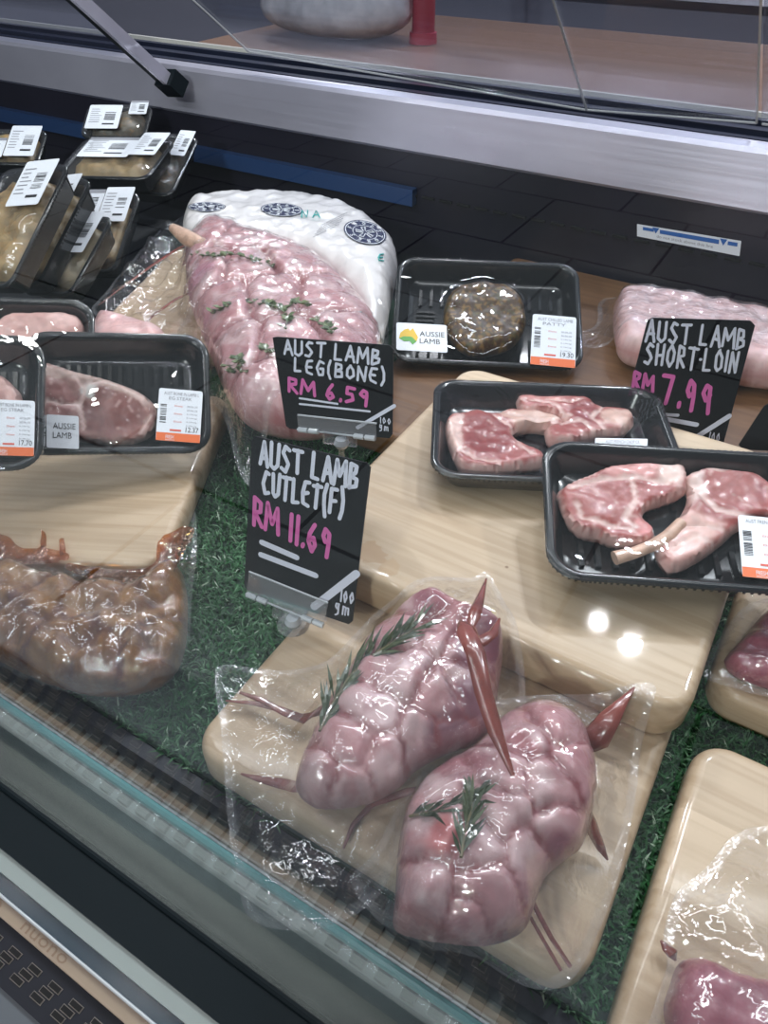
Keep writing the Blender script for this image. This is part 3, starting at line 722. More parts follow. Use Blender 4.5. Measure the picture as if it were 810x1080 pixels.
T3 = ([-0.0135, 0.4232, 0.1103], [0.9042, 0.4272, 0.0026], [-0.42, 0.8878, 0.1882], 0.192, 0.122)
TA = ([-0.4784, 0.3429, 0.0981], [0.7422, 0.6592, -0.1211], [-0.4779, 0.6472, 0.5939], 0.1575, 0.1125)
F1, F2, F3, FA = (Frame(*t[:3]) for t in (T1, T2, T3, TA))
for _f, _t in ((F1, T1), (F2, T2), (F3, T3), (FA, TA)): _f.wd = _t[3:]
def corner_pose(T, px, s, w=None, d=None):
    """same attitude as T, its top right corner on the line of sight at distance s"""
    f = Frame(*T[:3]); w = w or T[3]; d = d or T[4]; r = ray(*px)
    o = CPOS+r*s-f.ex*w/2-f.ey*d/2; return (list(o), list(f.ex), list(f.ey), w, d)
sA = lambda px: ((FA.o-CPOS)@FA.ez)/(ray(*px)@FA.ez)
TB = corner_pose(TA, (48, 354), sA((48, 354))*.93); TC = corner_pose(TA, (100, 316), sA((100, 316))*1.10)
FB, FC = Frame(*TB[:3]), Frame(*TC[:3]); FB.wd = TB[3:]; FC.wd = TC[3:]

LEAN = (.25, .04, .038); FAT = (.74, .53, .48); PINK = (.58, .26, .23); BONE = (.66, .42, .35)
# tray one: herb-crusted patty
Lp = Lump(F1.locs([(468, 330), (474, 312), (492, 303), (515, 301), (538, 306), (552, 322), (554, 345), (543, 364), (522, 373), (497, 375), (477, 362), (469, 346)], -.008), -.008, .013, .012, .0024, R=.012, nse=.0035, seed=3)
def pcol(V, c, p):
    C = np.tile(np.array((.055, .022, .006)), (len(V), 1)); n = nz(V, 300, 2, 2); C = blend(C, (.26, .14, .03), (n > .2)*.7); C = blend(C, (.06, .06, .012), (nz(V, 240, 8, 2) > .3)*.6)
    return C
tag(Lp.mesh(pcol).build('lamb_patty', M['spiced'], None, F1), 'round brown herb-crusted patty in the black tray at the back', 'meat')
t, _, b = tray_thing('wrapped_meat_tray', 'black tray at the back with a round herb-crusted patty under wrap', 'meat tray', T1, Lp.ztop)
lb = lambda fr, base, q, z=.0016: ([np.array(fr.loc(*p, z)) for p in q], z)
def lab(t, fr, q, kind, lines=(), price='', z=.0030, dep=.026):
    label_part('price_label' if kind == 'price' else 'label', [fr.loc(*p, z) for p in q], z+dep, t, kind, lines, price)
lab(t, F1, [(418, 340), (471, 343), (418, 369)], 'brand'); lab(t, F1, [(562, 331), (608, 335), (559, 384)], 'price', ('AUST CHILLED LAMB', 'PATTY'), '19.30')
# tray two: two cutlets
LB = [chop('lamb_cutlet', 'red lamb cutlet at the left end of the middle tray', 'meat', F2,
    [(468, 453), (474, 443), (488, 441), (503, 437), (520, 441), (540, 436), (575, 440), (592, 447), (590, 455), (560, 452), (541, 459), (547, 470), (572, 482), (572, 491), (552, 494), (521, 500), (497, 499), (484, 494), (474, 476)],
    [([(490, 447), (515, 445), (534, 455), (540, 474), (528, 486), (502, 488), (488, 475)], LEAN, .003), ([(470, 452), (482, 446), (487, 468), (484, 486), (475, 474)], (.76, .52, .46), .002), ([(520, 441), (575, 440), (592, 449), (545, 456)], BONE, .002)], seed=2, group=None, seams=[([(486, 446), (482, 462), (486, 482), (500, 492), (525, 494)], .0022), ([(520, 446), (540, 458), (546, 476), (560, 486)], .002), ([(536, 444), (556, 448), (585, 451)], .0016)]),
 chop('lamb_cutlet', 'red lamb cutlet at the right end of the middle tray', 'meat', F2,
    [(544, 424), (560, 416), (590, 419), (617, 419), (628, 431), (645, 435), (664, 438), (668, 449), (655, 459), (632, 462), (605, 470), (580, 468), (575, 455), (596, 448), (575, 437), (552, 436)],
    [([(600, 430), (622, 428), (634, 444), (618, 458), (600, 452)], LEAN, .004), ([(546, 424), (572, 419), (600, 424), (582, 434)], (.60, .24, .22), .003), ([(630, 440), (666, 440), (660, 457), (634, 455)], BONE, .002)], seed=6, seams=[([(575, 428), (598, 432), (612, 428)], .0016), ([(634, 436), (622, 448), (634, 458)], .002), ([(590, 455), (610, 450), (624, 462)], .0016), ([(552, 428), (580, 432), (600, 446)], .0014)])]
t, _, b = tray_thing('wrapped_meat_tray', 'middle black tray with two lamb cutlets on the upper board', 'meat tray', T2, lambda P: np.maximum(*[np.where(inside(P, l.out), l.ztop(P), -9) for l in LB]), dep=.024)
lab(t, F2, [(628, 462), (683, 463), (627, 470)], 'strip', ('AUST FRENCH CHOP CK',), dep=.024)
# tray three
LC = [chop('lamb_cutlet', 'red lamb cutlet at the left of the front tray', 'meat', F3,
    [(587, 524), (598, 513), (620, 505), (634, 498), (658, 493), (684, 491), (700, 487), (716, 493), (724, 505), (722, 522), (703, 531), (683, 538), (677, 548), (686, 558), (690, 568), (678, 578), (653, 577), (630, 569), (612, 565), (597, 551)],
    [([(604, 527), (630, 518), (655, 517), (664, 531), (650, 548), (622, 552), (607, 545)], (.36, .09, .08), .003), ([(690, 494), (712, 494), (720, 506), (712, 520), (690, 512)], (.78, .56, .50), .003), ([(668, 552), (686, 560), (684, 574), (668, 570)], (.68, .25, .24), .002), ([(634, 500), (690, 493), (690, 508), (640, 512)], (.66, .30, .28), .003)], seed=4, seams=[([(600, 520), (630, 512), (668, 510), (700, 516)], .0024), ([(664, 516), (668, 534), (655, 552), (668, 562)], .002), ([(606, 536), (612, 552), (640, 560), (664, 566)], .0022)]),
 chop('lamb_cutlet', 'red lamb cutlet with a long bare rib bone in the front tray', 'meat', F3,
    [(709, 605), (700, 600), (690, 580), (704, 560), (720, 540), (724, 522), (718, 508), (732, 500), (756, 497), (785, 501), (800, 505), (820, 520), (838, 540), (830, 556), (800, 552), (776, 562), (760, 576), (735, 594)],
    [([(738, 510), (765, 503), (792, 508), (808, 524), (796, 540), (770, 544), (748, 532)], (.34, .08, .07), .004), ([(704, 562), (722, 545), (740, 552), (760, 560), (735, 590), (706, 602), (698, 585)], (.76, .47, .42), .004), ([(724, 505), (738, 503), (742, 530), (726, 540)], (.80, .60, .56), .002)],
    seed=5, seams=[([(726, 512), (736, 530), (752, 545), (790, 552)], .0026), ([(710, 562), (735, 560), (765, 568)], .002), ([(704, 584), (730, 572), (748, 580)], .0018), ([(744, 502), (790, 500), (815, 520)], .0018)], bones=[([(646, 594), (665, 589), (685, 581), (702, 571), (716, 556)], [.0052, .0044, .0044, .0048, .004])])]
t, _, b = tray_thing('wrapped_meat_tray', 'front black tray with two lamb cutlets, one with a bare bone', 'meat tray', T3, lambda P: np.maximum(*[np.where(inside(P, l.out), l.ztop(P), -9) for l in LC]), dep=.024)
lab(t, F3, [(778, 543), (842, 549), (783, 608)], 'price', ('AUST FRENCH CHOP CK', ''), '21.05', dep=.024)
# left trays
LA = [chop('lamb_steak', 'greyish bone-in lamb leg steak in the left black tray', 'meat', FA,
    [(45, 387), (60, 386), (78, 392), (110, 400), (143, 412), (160, 424), (168, 436), (165, 454), (152, 465), (130, 470), (105, 469), (78, 465), (56, 458), (44, 435)],
    [([(90, 410), (120, 408), (145, 420), (155, 440), (146, 456), (118, 463), (92, 455), (84, 432)], (.20, .065, .055), .004), ([(46, 388), (78, 394), (110, 402), (143, 415), (164, 434), (150, 424), (110, 410), (70, 402), (46, 400)], (.56, .40, .35), .002), ([(50, 408), (72, 405), (82, 425), (74, 448), (54, 448)], (.30, .12, .11), .003), ([(84, 406), (106, 408), (98, 424), (86, 418)], (.62, .60, .56), .002)], seed=8, seams=[([(80, 400), (92, 412), (86, 430), (90, 455)], .002), ([(86, 408), (120, 405), (146, 418), (160, 440), (150, 460)], .0016), ([(50, 425), (70, 430), (84, 428)], .0014)], base=(.30, .14, .12), rim=(.52, .36, .32), R=.006, top=.008)]
t, _, b = tray_thing('wrapped_meat_tray', 'left black tray with one greyish bone-in steak, priced 12.37', 'meat tray', TA, lambda P: np.where(inside(P, LA[0].out), LA[0].ztop(P), -9), dep=.022)
lab(t, FA, [(49, 437), (83, 439), (49, 472)], 'brandtext', dep=.022); lab(t, FA, [(168, 409), (214, 413), (164, 464)], 'price', ('AUST BONE IN LAMB L', 'EG STEAK'), '12.37', dep=.022)
LBt = [chop('lamb_steak', 'pink lamb steak in the tray at the left edge', 'meat', FB, [(-60, 395), (-30, 388), (0, 396), (14, 407), (24, 421), (22, 450), (8, 468), (-30, 474), (-62, 460)],
    [([(-40, 405), (-8, 405), (10, 425), (2, 452), (-32, 456)], (.45, .22, .2), .004)], seed=9, base=(.66, .40, .36), R=.006, top=.008)]
t, _, b = tray_thing('wrapped_meat_tray', 'black tray cut off by the left edge, priced 17.70', 'meat tray', TB, lambda P: np.where(inside(P, LBt[0].out), LBt[0].ztop(P), -9), dep=.022)
lab(t, FB, [(-10, 421), (37, 423), (-12, 480)], 'price', ('AUST BONE IN LAMB L', 'EG STEAK'), '17.70', dep=.022)
LCt = [chop('lamb_chop', 'pale pink lamb piece in the tray behind the left steak tray', 'meat', FC, [(-5, 345), (12, 333), (40, 331), (55, 326), (72, 326), (86, 338), (90, 356), (60, 372), (10, 372), (-8, 362)],
    [([(50, 332), (70, 329), (82, 342), (70, 354), (54, 348)], (.80, .50, .46), .003)], seed=11, base=(.66, .38, .34), R=.008, top=.012)]
t, _, b = tray_thing('wrapped_meat_tray', 'black tray of pale pink lamb behind the left steak tray', 'meat tray', TC, lambda P: np.where(inside(P, LCt[0].out), LCt[0].ztop(P), -9), dep=.022)

# stack of dark packs at the back left
PACKS = []
def back_pack(pose, k, label, u_label, second=None, flip=False, content=(.32, .22, .10)):
    (c, ex, ey, w, d), s = pose; PACKS.append((c, ex, ey, w, d, s)); c = CPOS+(np.array(c)-CPOS)*s; w *= s; d *= s
    fr = Frame(c, ex, ey); dep = .03
    t = thing('sealed_meat_pack', label, 'meat pack', Frame(c-fr.ez*dep, ex, ey), 'sealed packs piled at the back left')
    body = tray_body(w, d, dep, .012, .016); body.v = [(a, b, z+dep) for a, b, z in body.v]; body.build('tray', M['black_plastic'], t)
    O = np.array(rrect(w*.8, d*.8, .02, 4)); L = Lump(O, -.012, .016, .010, .006, R=.02, nse=.006, seed=k)
    mb = L.mesh(lambda V, cr, p: np.array(content)*(1+.5*nz(V, 90, k, 3))[:, None]); mb.v = [(a, b, z+dep) for a, b, z in mb.v]; mb.build('content', M['marinade'] if k % 2 else M['spiced'], t)
    out = rrect(w-.001, d-.001, .016, 6); oa = np.array(out)
    fz = lambda P: .0015+.006*sstep(sdist(P, oa), 0, .03)+.004*ridged(P, 22, k)*sstep(sdist(P, oa), 0, .02)
    f = sheet(out, fz, .006, relax=1); f.v = [(a, b, z+dep) for a, b, z in f.v]; f.build('wrap_film', M['film'], t, smooth='all')
    zz = .0115
    def q(u0, v0, u1, v1): return [np.array(((u0-.5)*w, (v1-.5)*d)), np.array(((u1-.5)*w, (v1-.5)*d)), np.array(((u0-.5)*w, (v0-.5)*d))]
    label_part('label', q(*u_label), zz+dep, t, 'plain')
    if second: label_part('label', q(*second), zz+dep-.001, t, 'plain', 'banded')
    return t
D = ([-0.7639, 0.4701, 0.1479], [0.977, 0.0963, 0.1902], [-0.1828, 0.8376, 0.5149], 0.11, 0.16)
Ep = ([-0.8247, 0.5407, 0.1059], [0.9754, 0.1025, 0.195], [-0.1878, 0.8497, 0.4927], 0.11, 0.16)
Fp = ([-0.9987, 0.7644, 0.0021], [0.9451, 0.3166, 0.0805], [-0.315, 0.8178, 0.4816], 0.11, 0.16)
G = ([-0.9008, 0.6286, 0.0318], [0.9826, 0.0911, 0.1618], [-0.1576, 0.87, 0.4671], 0.1, 0.14)
Ap = ([-1.4903, 0.9815, 0.0105], [0.8788, 0.4771, 0.0052], [-0.4352, 0.7969, 0.4191], 0.14, 0.1)
Hp = ([-0.9671, 0.8066, 0.1068], [0.9587, 0.2781, 0.0591], [-0.284, 0.927, 0.2448], 0.16, 0.11)
Ip = ([-1.0404, 0.9549, 0.0524], [0.9534, 0.3016, -0.0106], [-0.273, 0.877, 0.3954], 0.11, 0.15)
Kp = (list(np.array(D[0])+np.array((-.085, -.06, -.01))), D[1], D[2], .11, .16)
Jp = (list(np.array(Ap[0])+np.array((.14, .17, .03))), Ap[1], Ap[2], .14, .10)
back_pack((D, 1.05), 1, 'tall sealed pack leaning at the front of the pile with beige filling', (.50, .60, .98, .98))
back_pack((Ep, 1.0), 2, 'sealed pack leaning behind the tall front pack of the pile', (.55, .66, .97, .98))
back_pack((Fp, .84), 3, 'sealed pack at the right of the pile with two labels side by side', (.52, .55, .98, .98), (.05, .62, .5, .96))
back_pack((G, .885), 4, 'small low sealed pack at the front right of the pile', (.35, .45, .97, .97), content=(.30, .24, .14))
back_pack((Ap, .80), 5, 'glossy sealed pack at the far left of the pile', (.52, .08, .97, .94), (.02, .05, .5, .6))
back_pack((Hp, .95), 6, 'wide sealed pack lying on top of the pile with a long label', (.70, .40, .98, .97), (.15, .35, .70, .85))
back_pack((Ip, .86), 7, 'sealed pack standing behind the wide pack of the pile', (.72, .55, .99, .97), content=(.12, .10, .07))
back_pack((Kp, 1.04), 8, 'sealed pack at the left edge in front of the pile', (.50, .62, .98, .98))
back_pack((Jp, .76), 9, 'sealed pack at the very back of the pile with a narrow label', (.1, .1, .6, .8), (.7, .55, .97, .95), content=(.12, .10, .07))

tag(slab(.66, .46, .002, .014, .01, .003).build('display_riser', M['case_black'], None, flat(-1.08, .655, 0)), 'low black riser under the pile of sealed packs at back left', 'riser')

# ------------------------------------------------------------------ herbs
def needle(mb, a, dirv, ln, wd, col, lift=.25):
    a = np.array(a); d = np.array(dirv)/np.linalg.norm(dirv); s = np.cross(d, (0, 0, 1)); s = s/(np.linalg.norm(s)+1e-9)
    m = a+d*ln*.5+np.array((0, 0, ln*lift*.3)); e = a+d*ln
    mb.add([a, m+s*wd/2, e, m-s*wd/2, m-np.array((0, 0, wd*.5))], [(0, 1, 2, 3), (0, 4, 1), (1, 4, 2), (2, 4, 3), (3, 4, 0)], None, col)
def sprig(name, path, parent, n=60, ln=.018, wd=.0022, cols=((.035, .05, .02), (.07, .085, .04), (.02, .032, .012)), stem=.0009, spread=.42):
    mb = MB(); P = np.array(path); mb.tube(P, stem, None, 6, col=(.12, .10, .04))
    seg = np.linalg.norm(np.diff(P, axis=0), axis=1); cum = np.r_[0, np.cumsum(seg)]
    for i in range(n):
        s = cum[-1]*(i+.5)/n; k = min(len(seg)-1, np.searchsorted(cum, s, 'right')-1); f = (s-cum[k])/seg[k]
        a = P[k]*(1-f)+P[k+1]*f; t = (P[k+1]-P[k])/seg[k]; sd = np.cross(t, (0, 0, 1)); sd /= np.linalg.norm(sd)
        d = t*random.uniform(.5, 1.2)+sd*random.choice((-1, 1))*random.uniform(.2, spread)+np.array((0, 0, random.uniform(0, .25)))
        needle(mb, a, d, ln*random.uniform(.6, 1.15), wd, random.choice(cols))
    return mb.build(name, M['herb'], parent, smooth=False)

# ------------------------------------------------------------------ two tied lamb packs in vacuum bags
def zramp(P):      # the pack leans up from the lower board onto the upper one
    return ZL+.001+(ZU-ZL)*sstep(P[:, 1], .262, .300)
flatW = lambda pts, z: np.array([W(*p, z)[:2] for p in pts])
MPINK = (.53, .26, .275); MWHITE = (.70, .51, .51); MDARK = (.30, .10, .13)
def packcol(dark_seeds=(), base=MPINK, white=MWHITE, seed=1, reds=()):
    def f(V, cr, pr):
        C = np.tile(np.array(base), (len(V), 1)).astype(float)
        C = blend(C, white, .7*sstep(nz(V, 45, seed, 3), -.15, .35)); C = blend(C, np.array(base)*.72, .6*sstep(nz(V, 70, seed+4, 3), .1, .4))
        for (x, y, r, c) in dark_seeds: C = blend(C, c, 1-sstep(np.hypot(V[:, 0]-x, V[:, 1]-y)+.004*nz(V, 90, seed+2, 2), r*.6, r*1.15))  # patches of redder meat and of purple shade, both put into the colour
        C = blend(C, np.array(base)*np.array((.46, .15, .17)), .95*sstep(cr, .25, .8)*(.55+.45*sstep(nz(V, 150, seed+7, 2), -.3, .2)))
        C = blend(C, np.array(base)*np.array((.62, .42, .45)), .6*(1-sstep(pr, .12, .45)))  # shade at the sides of the lump, painted into its colour
        return C
    return f
def vac_pack(name, label, meat_name, outline, seeds, zpx, zmid, top, bot, bag, bagz, base=None, folds=(), darks=(), sprigs=(), bag_ridge=.007, crease=.16, cw=.0038, white=None, nse=.003, R=None, mat='meat', seed=1, base_col=MPINK, herbs=None, power=.5, spacing=.0026, film=None, fbase=None):
    fbase = fbase or base
    O = zpx_xy(outline, zmid, base); Sd = zpx_xy(seeds, zmid+.012, base) if seeds is not None else None
    L = Lump(O, zmid, top, bot, spacing, R=R, seeds=Sd, crease=crease, cw=cw, seed=seed, base=base, power=power, nse=nse)
    org = np.array((*O.mean(0), 0.0)); fr = Frame(org); t = thing(name, label, 'vacuum-packed meat', fr)
    off = lambda mb: mb.v.__setitem__(slice(None), [(a-org[0], b-org[1], z) for a, b, z in mb.v]) or mb
    dk = [(*zpx_xy([(x, y)], zmid+.015, base)[0], r, c) for x, y, r, c in darks]
    off(L.mesh(packcol(dk, base_col, white or MWHITE, seed=seed))).build(meat_name, M[mat], t, smooth='all')
    BO = zpx_xy(bag, bagz, fbase)
    cen = O.mean(0)
    BS = smooth_closed(BO, .0034)
    def lo(P): return np.where(inside(P, L.out), L.ztop(P)+.0012, -9.)
    def fz(P):
        d = sdist(P, L.out); zb = np.full(len(P), bagz)+(fbase(P) if fbase is not None else 0)
        a = np.arctan2(P[:, 1]-cen[1], P[:, 0]-cen[0]); out = np.maximum(-d, 0)
        tent = (L.b(P)-zb)*np.exp(-out/.012)*.9
        rad = np.array([mnoise.noise(Vector((math.cos(x)*9, math.sin(x)*9, seed*3.3))) for x in a]); rad = (1-np.minimum(1, np.abs(rad)*5))**3
        cr = crumple(P, .042, seed)*.30+crumple(P+.11, .019, seed+3)*.16
        rg = (cr-.003)*bag_ridge/.005+rad*bag_ridge*np.exp(-out/.05)
        eb = sstep(sdist(P, BS), 0.002, .016)
        z = np.where(d > 0, lo(P)+.0002+crumple(P, .018, seed+5)*.16, zb+tent+np.maximum(rg, 0)*(.12+.88*eb))
        return np.where(d > 0, np.maximum(z, lo(P)), z)
    f = sheet(BO, fz, .0030, mat=M['vac'], relax=1, lo=lo)
    # the heat-sealed, milkier margin of the bag
    VV = np.array(f.v)[:, :2]; e = sdist(VV, BS); f.mats.append(M['seam'])
    f.mi = [1 if max(e[list(ff)]) < .0062 else 0 for ff in f.f]
    off(f); f.build('vacuum_bag', M['vac'], t, smooth='all')
    # heat-sealed seam of the bag
    for path, r in folds:
        pts = []
        for (x, y, z) in path: p = W(x, y, z); pts.append((p[0]-org[0], p[1]-org[1], p[2]))
        pts = [np.array(q) for q in pts]; r = list(r)
        if r[-1] > .002: pts.append(pts[-1]*1.7-pts[-2]*.7-np.array((0, 0, .004))); r.append(.0006)
        if r[0] > .002: pts.insert(0, pts[0]*1.7-pts[1]*.7-np.array((0, 0, .004))); r.insert(0, .0006)
        MB().tube(pts, r, None, 10, flatten=.5).build('blood_fold', M['sinew'], t)
    for path, nn, ln in sprigs:
        pts = []
        for (x, y) in path:
            q = zpx_xy([(x, y)], zmid+.012, base); z = max(float(L.ztop(q)[0]), zmid if base is None else zmid+float(base(q)[0]))+.0018; p = W(x, y, z); pts.append((p[0]-org[0], p[1]-org[1], z+.001))
        sprig('rosemary_sprig', pts, t, nn, ln)
    return t, L, org
base2 = None
packB = vac_pack('vacuum_packed_lamb', 'vacuum-packed tied lamb roll lying nearest the glass on the lower board', 'lamb_roll',
    [(419, 905), (424, 870), (432, 845), (450, 822), (478, 803), (505, 786), (520, 768), (540, 752), (566, 745), (592, 750), (612, 766), (625, 795), (630, 825), (624, 860), (614, 892), (598, 906), (576, 925), (566, 948), (555, 978), (535, 992), (510, 998), (480, 996), (456, 993), (432, 988), (415, 978), (417, 945)],
    [(581, 776), (577, 838), (530, 828), (527, 868), (596, 884), (560, 912), (455, 830), (464, 888), (447, 948), (510, 948), (550, 788), (500, 905), (608, 815), (494, 978)], .066, .058, .030, .022,
    [(395, 905), (425, 850), (455, 810), (495, 770), (530, 742), (580, 735), (640, 728), (688, 722), (683, 760), (672, 820), (662, 880), (650, 930), (630, 985), (602, 1035), (560, 1046), (500, 1022), (455, 1015), (418, 1000), (392, 970), (370, 930)], .037,
    fbase=lambda P: (ZU-ZL+.001)*sstep(P[:, 1], .268, .292),
    folds=[([(669, 725, .079), (656, 741, .080), (643, 758, .076), (629, 778, .066)], [.0006, .003, .006, .008]), ([(612, 850, .066), (624, 872, .055), (633, 892, .045), (641, 907, .041)], [.005, .0045, .003, .0006]), ([(612, 868, .06), (600, 884, .055), (586, 900, .05)], [.003, .003, .002]),
           ([(552, 930, .064), (566, 960, .05), (582, 990, .041), (602, 1020, .039)], [.0018, .0014, .0013, .0011]), ([(548, 945, .06), (562, 972, .045), (578, 1000, .040), (592, 1024, .039)], [.0012, .001, .001, .0008])],
    darks=[(466, 890, .012, (.56, .16, .16)), (486, 812, .016, (.34, .11, .13)), (600, 900, .012, (.26, .07, .10)), (545, 800, .010, (.42, .15, .17)), (480, 985, .010, (.42, .16, .18))],
    sprigs=[([(486, 905), (490, 880), (496, 858), (500, 838)], 40, .019), ([(432, 862), (455, 858), (480, 852), (502, 846)], 26, .017)], seed=2)
packA = vac_pack('vacuum_packed_lamb', 'vacuum-packed tied lamb roll with rosemary, propped against the upper board', 'lamb_roll',
    [(312, 825), (318, 800), (330, 775), (347, 740), (372, 700), (395, 668), (420, 645), (440, 628), (460, 624), (480, 636), (505, 642), (526, 655), (530, 690), (525, 730), (520, 765), (498, 785), (470, 795), (440, 812), (420, 832), (395, 845), (365, 852), (335, 852), (318, 842)],
    [(449, 642), (461, 676), (424, 728), (397, 765), (370, 792), (336, 824), (407, 803), (463, 748), (442, 784), (478, 778), (500, 690), (498, 735), (425, 672), (362, 835)], .072, .024, .029, .020,
    [(228, 709), (262, 704), (300, 708), (345, 700), (385, 662), (420, 635), (455, 612), (495, 612), (514, 606), (532, 640), (546, 680), (553, 730), (556, 780), (552, 815), (535, 824), (505, 812), (470, 826), (435, 862), (420, 905), (400, 945), (370, 968), (330, 981), (290, 980), (262, 968), (250, 925), (240, 860), (234, 780)], .003,
    base=zramp, folds=[([(492, 665, .118), (502, 690, .12), (510, 730, .113), (522, 770, .105), (541, 818, .098)], [.006, .0055, .005, .0042, .0012]), ([(500, 650, .113), (506, 632, .108), (513, 610, .098)], [.004, .0028, .0005]), ([(527, 652, .11), (520, 668, .112), (508, 676, .116)], [.0006, .003, .004]),
       ([(238, 739, .041), (270, 742, .042), (295, 748, .042), (318, 756, .044), (340, 752, .046)], [.0007, .0018, .0022, .0022, .0016]), ([(252, 730, .041), (275, 738, .043), (300, 752, .043), (320, 760, .046), (345, 742, .05)], [.0009, .002, .0022, .0024, .0012]),
       ([(254, 816, .038), (275, 822, .039), (296, 826, .041), (312, 830, .046)], [.0006, .0022, .0035, .0036]), ([(430, 835, .05), (392, 848, .044), (372, 870, .04), (362, 895, .037)], [.0026, .002, .0014, .0008])],
    darks=[(505, 690, .021, (.24, .07, .10)), (476, 778, .017, (.22, .08, .11)), (455, 632, .012, (.34, .11, .14)), (508, 745, .021, (.22, .07, .10)), (440, 800, .009, (.45, .28, .30))],
    sprigs=[([(337, 772), (350, 745), (368, 715), (388, 696), (412, 680), (438, 664)], 95, .023)], seed=5, bag_ridge=.007)

# steak in a flat bag on the small board, bag on the lower right board
vac_pack('vacuum_packed_steak', 'raw red steak in a clear bag at the right edge', 'steak',
    [(764, 700), (768, 690), (785, 672), (805, 648), (830, 632), (870, 640), (890, 690), (870, 728), (835, 732), (800, 722), (776, 712)], None, .042, .043, .012, .008,
    [(738, 712), (752, 684), (772, 655), (786, 641), (810, 634), (860, 622), (910, 640), (915, 730), (870, 752), (820, 742), (775, 730)], .0365, mat='beef', white=(.45, .16, .2), base_col=(.36, .07, .11), R=.012, seed=7, bag_ridge=.003)
vac_pack('vacuum_packed_beef', 'dark red meat in a large creased clear bag, cut off at the bottom right', 'beef_piece',
    [(700, 1070), (706, 1040), (716, 1016), (735, 1010), (760, 1020), (790, 1030), (830, 1040), (880, 1080), (880, 1140), (800, 1150), (720, 1120)], None, .05, .046, .014, .010,
    [(698, 992), (705, 962), (715, 940), (745, 915), (770, 885), (800, 872), (850, 880), (930, 960), (930, 1160), (700, 1160), (676, 1110), (688, 1060), (700, 1020)], .038, mat='beef', white=(.42, .14, .18), base_col=(.34, .09, .12), R=.014, seed=9, bag_ridge=.006,
    folds=[([(697, 992, .040), (703, 1000, .041), (710, 1006, .043)], [.0006, .0025, .003])])

# ------------------------------------------------------------------ leg of lamb and the printed bag behind it
pb = [(196, 256), (192, 234), (204, 219), (250, 214), (300, 214), (355, 221), (392, 238), (418, 262), (414, 300), (404, 345), (388, 352), (370, 315), (335, 285), (290, 268), (220, 262)]
O = flatW(pb, .085); Lb = Lump(O, .075, .035, .06, .005, R=.03, nse=.003, seed=12); org = np.array((*O.mean(0), .0))
t = thing('printed_bag', 'white printed bag with round navy badges behind the lamb leg', 'bag', Frame(org))
sh = lambda mb: mb.v.__setitem__(slice(None), [(a-org[0], b-org[1], z) for a, b, z in mb.v]) or mb
sh(Lb.mesh(lambda V, c, p: np.tile(np.array((1., 1, 1)), (len(V), 1)))).build('bag_body', M['cream_bag'], t, smooth='all')
def drape(px, z0=.10, lift=.001):
    p = W(*px, z0)
    for _ in range(6): p = W(*px, float(max(Lb.ztop(p[None, :2])[0], .07))+lift)
    return (p[0]-org[0], p[1]-org[1], p[2])
def badge(cx, cy, rx, ry, rot):
    mb = MB(); ca, sa = math.cos(rot), math.sin(rot)
    P = lambda r, a, lift: drape((cx+r*(rx*math.cos(a)*ca-ry*math.sin(a)*sa), cy+r*(rx*math.cos(a)*sa+ry*math.sin(a)*ca)), lift=lift)
    def disc(r0, r1, mat, lift, n=40):
        for k in range(n):
            a, b = 2*math.pi*k/n, 2*math.pi*(k+1)/n
            mb.add([P(r0, a, lift), P(r0, b, lift), P(r1, b, lift), P(r1, a, lift)], [(3, 2, 1, 0)], mat)
    for i in range(4): disc(i*.25, (i+1)*.25, M['navy'], .0012)
    disc(.90, .94, M['paper'], .0018); disc(.56, .59, M['paper'], .0018)
    for k, ch in enumerate('FOODSTORES'):        # ring lettering
        a = math.pi*(1.05+1.9*k/10); 
        for st in GL.get(ch, [[(0, 0), (.1, 1), (.7, .5), (0, 0)]]):
            Q = []
            for x, y in st:
                rr = .63+.2*y; aa = a+(x-.4)*.24; Q.append(P(rr, aa, .0020))
            mb.tube(Q, .0005, M['paper'], 5)
    for k in range(5):
        a = 2*math.pi*k/5; mb.tube([P(.1, a, .002), P(.42, a+.35, .002), P(.46, a+.8, .002), P(.15, a+.9, .002)], .0007, M['paper'], 5)
    return mb.build('printed_badge', M['navy'], t, smooth=False)
badge(218, 218, 20, 5, 0); badge(297, 221, 22, 7, .05); badge(385, 245, 23, 12, .25)
mb = MB()
for ch, x, y in (('N', 318, 226), ('A', 330, 226), ('E', 399, 272)):
    mb = MB()
    for st in GL[ch]: mb.tube([drape((x+a*8, y+3-b*7), lift=.0015) for a, b in st], .0009, M['teal_ink'], 5)
    mb.build('bag_letter', M['teal_ink'], t, smooth=False)
mb = MB()
for k in range(5): mb.tube([drape((338+i*4-k*2, 238-i*2+k*3), lift=.0015) for i in range(8)], .0003, M['grey_ink'], 4)
mb.build('fine_print', M['grey_ink'], t, smooth=False)

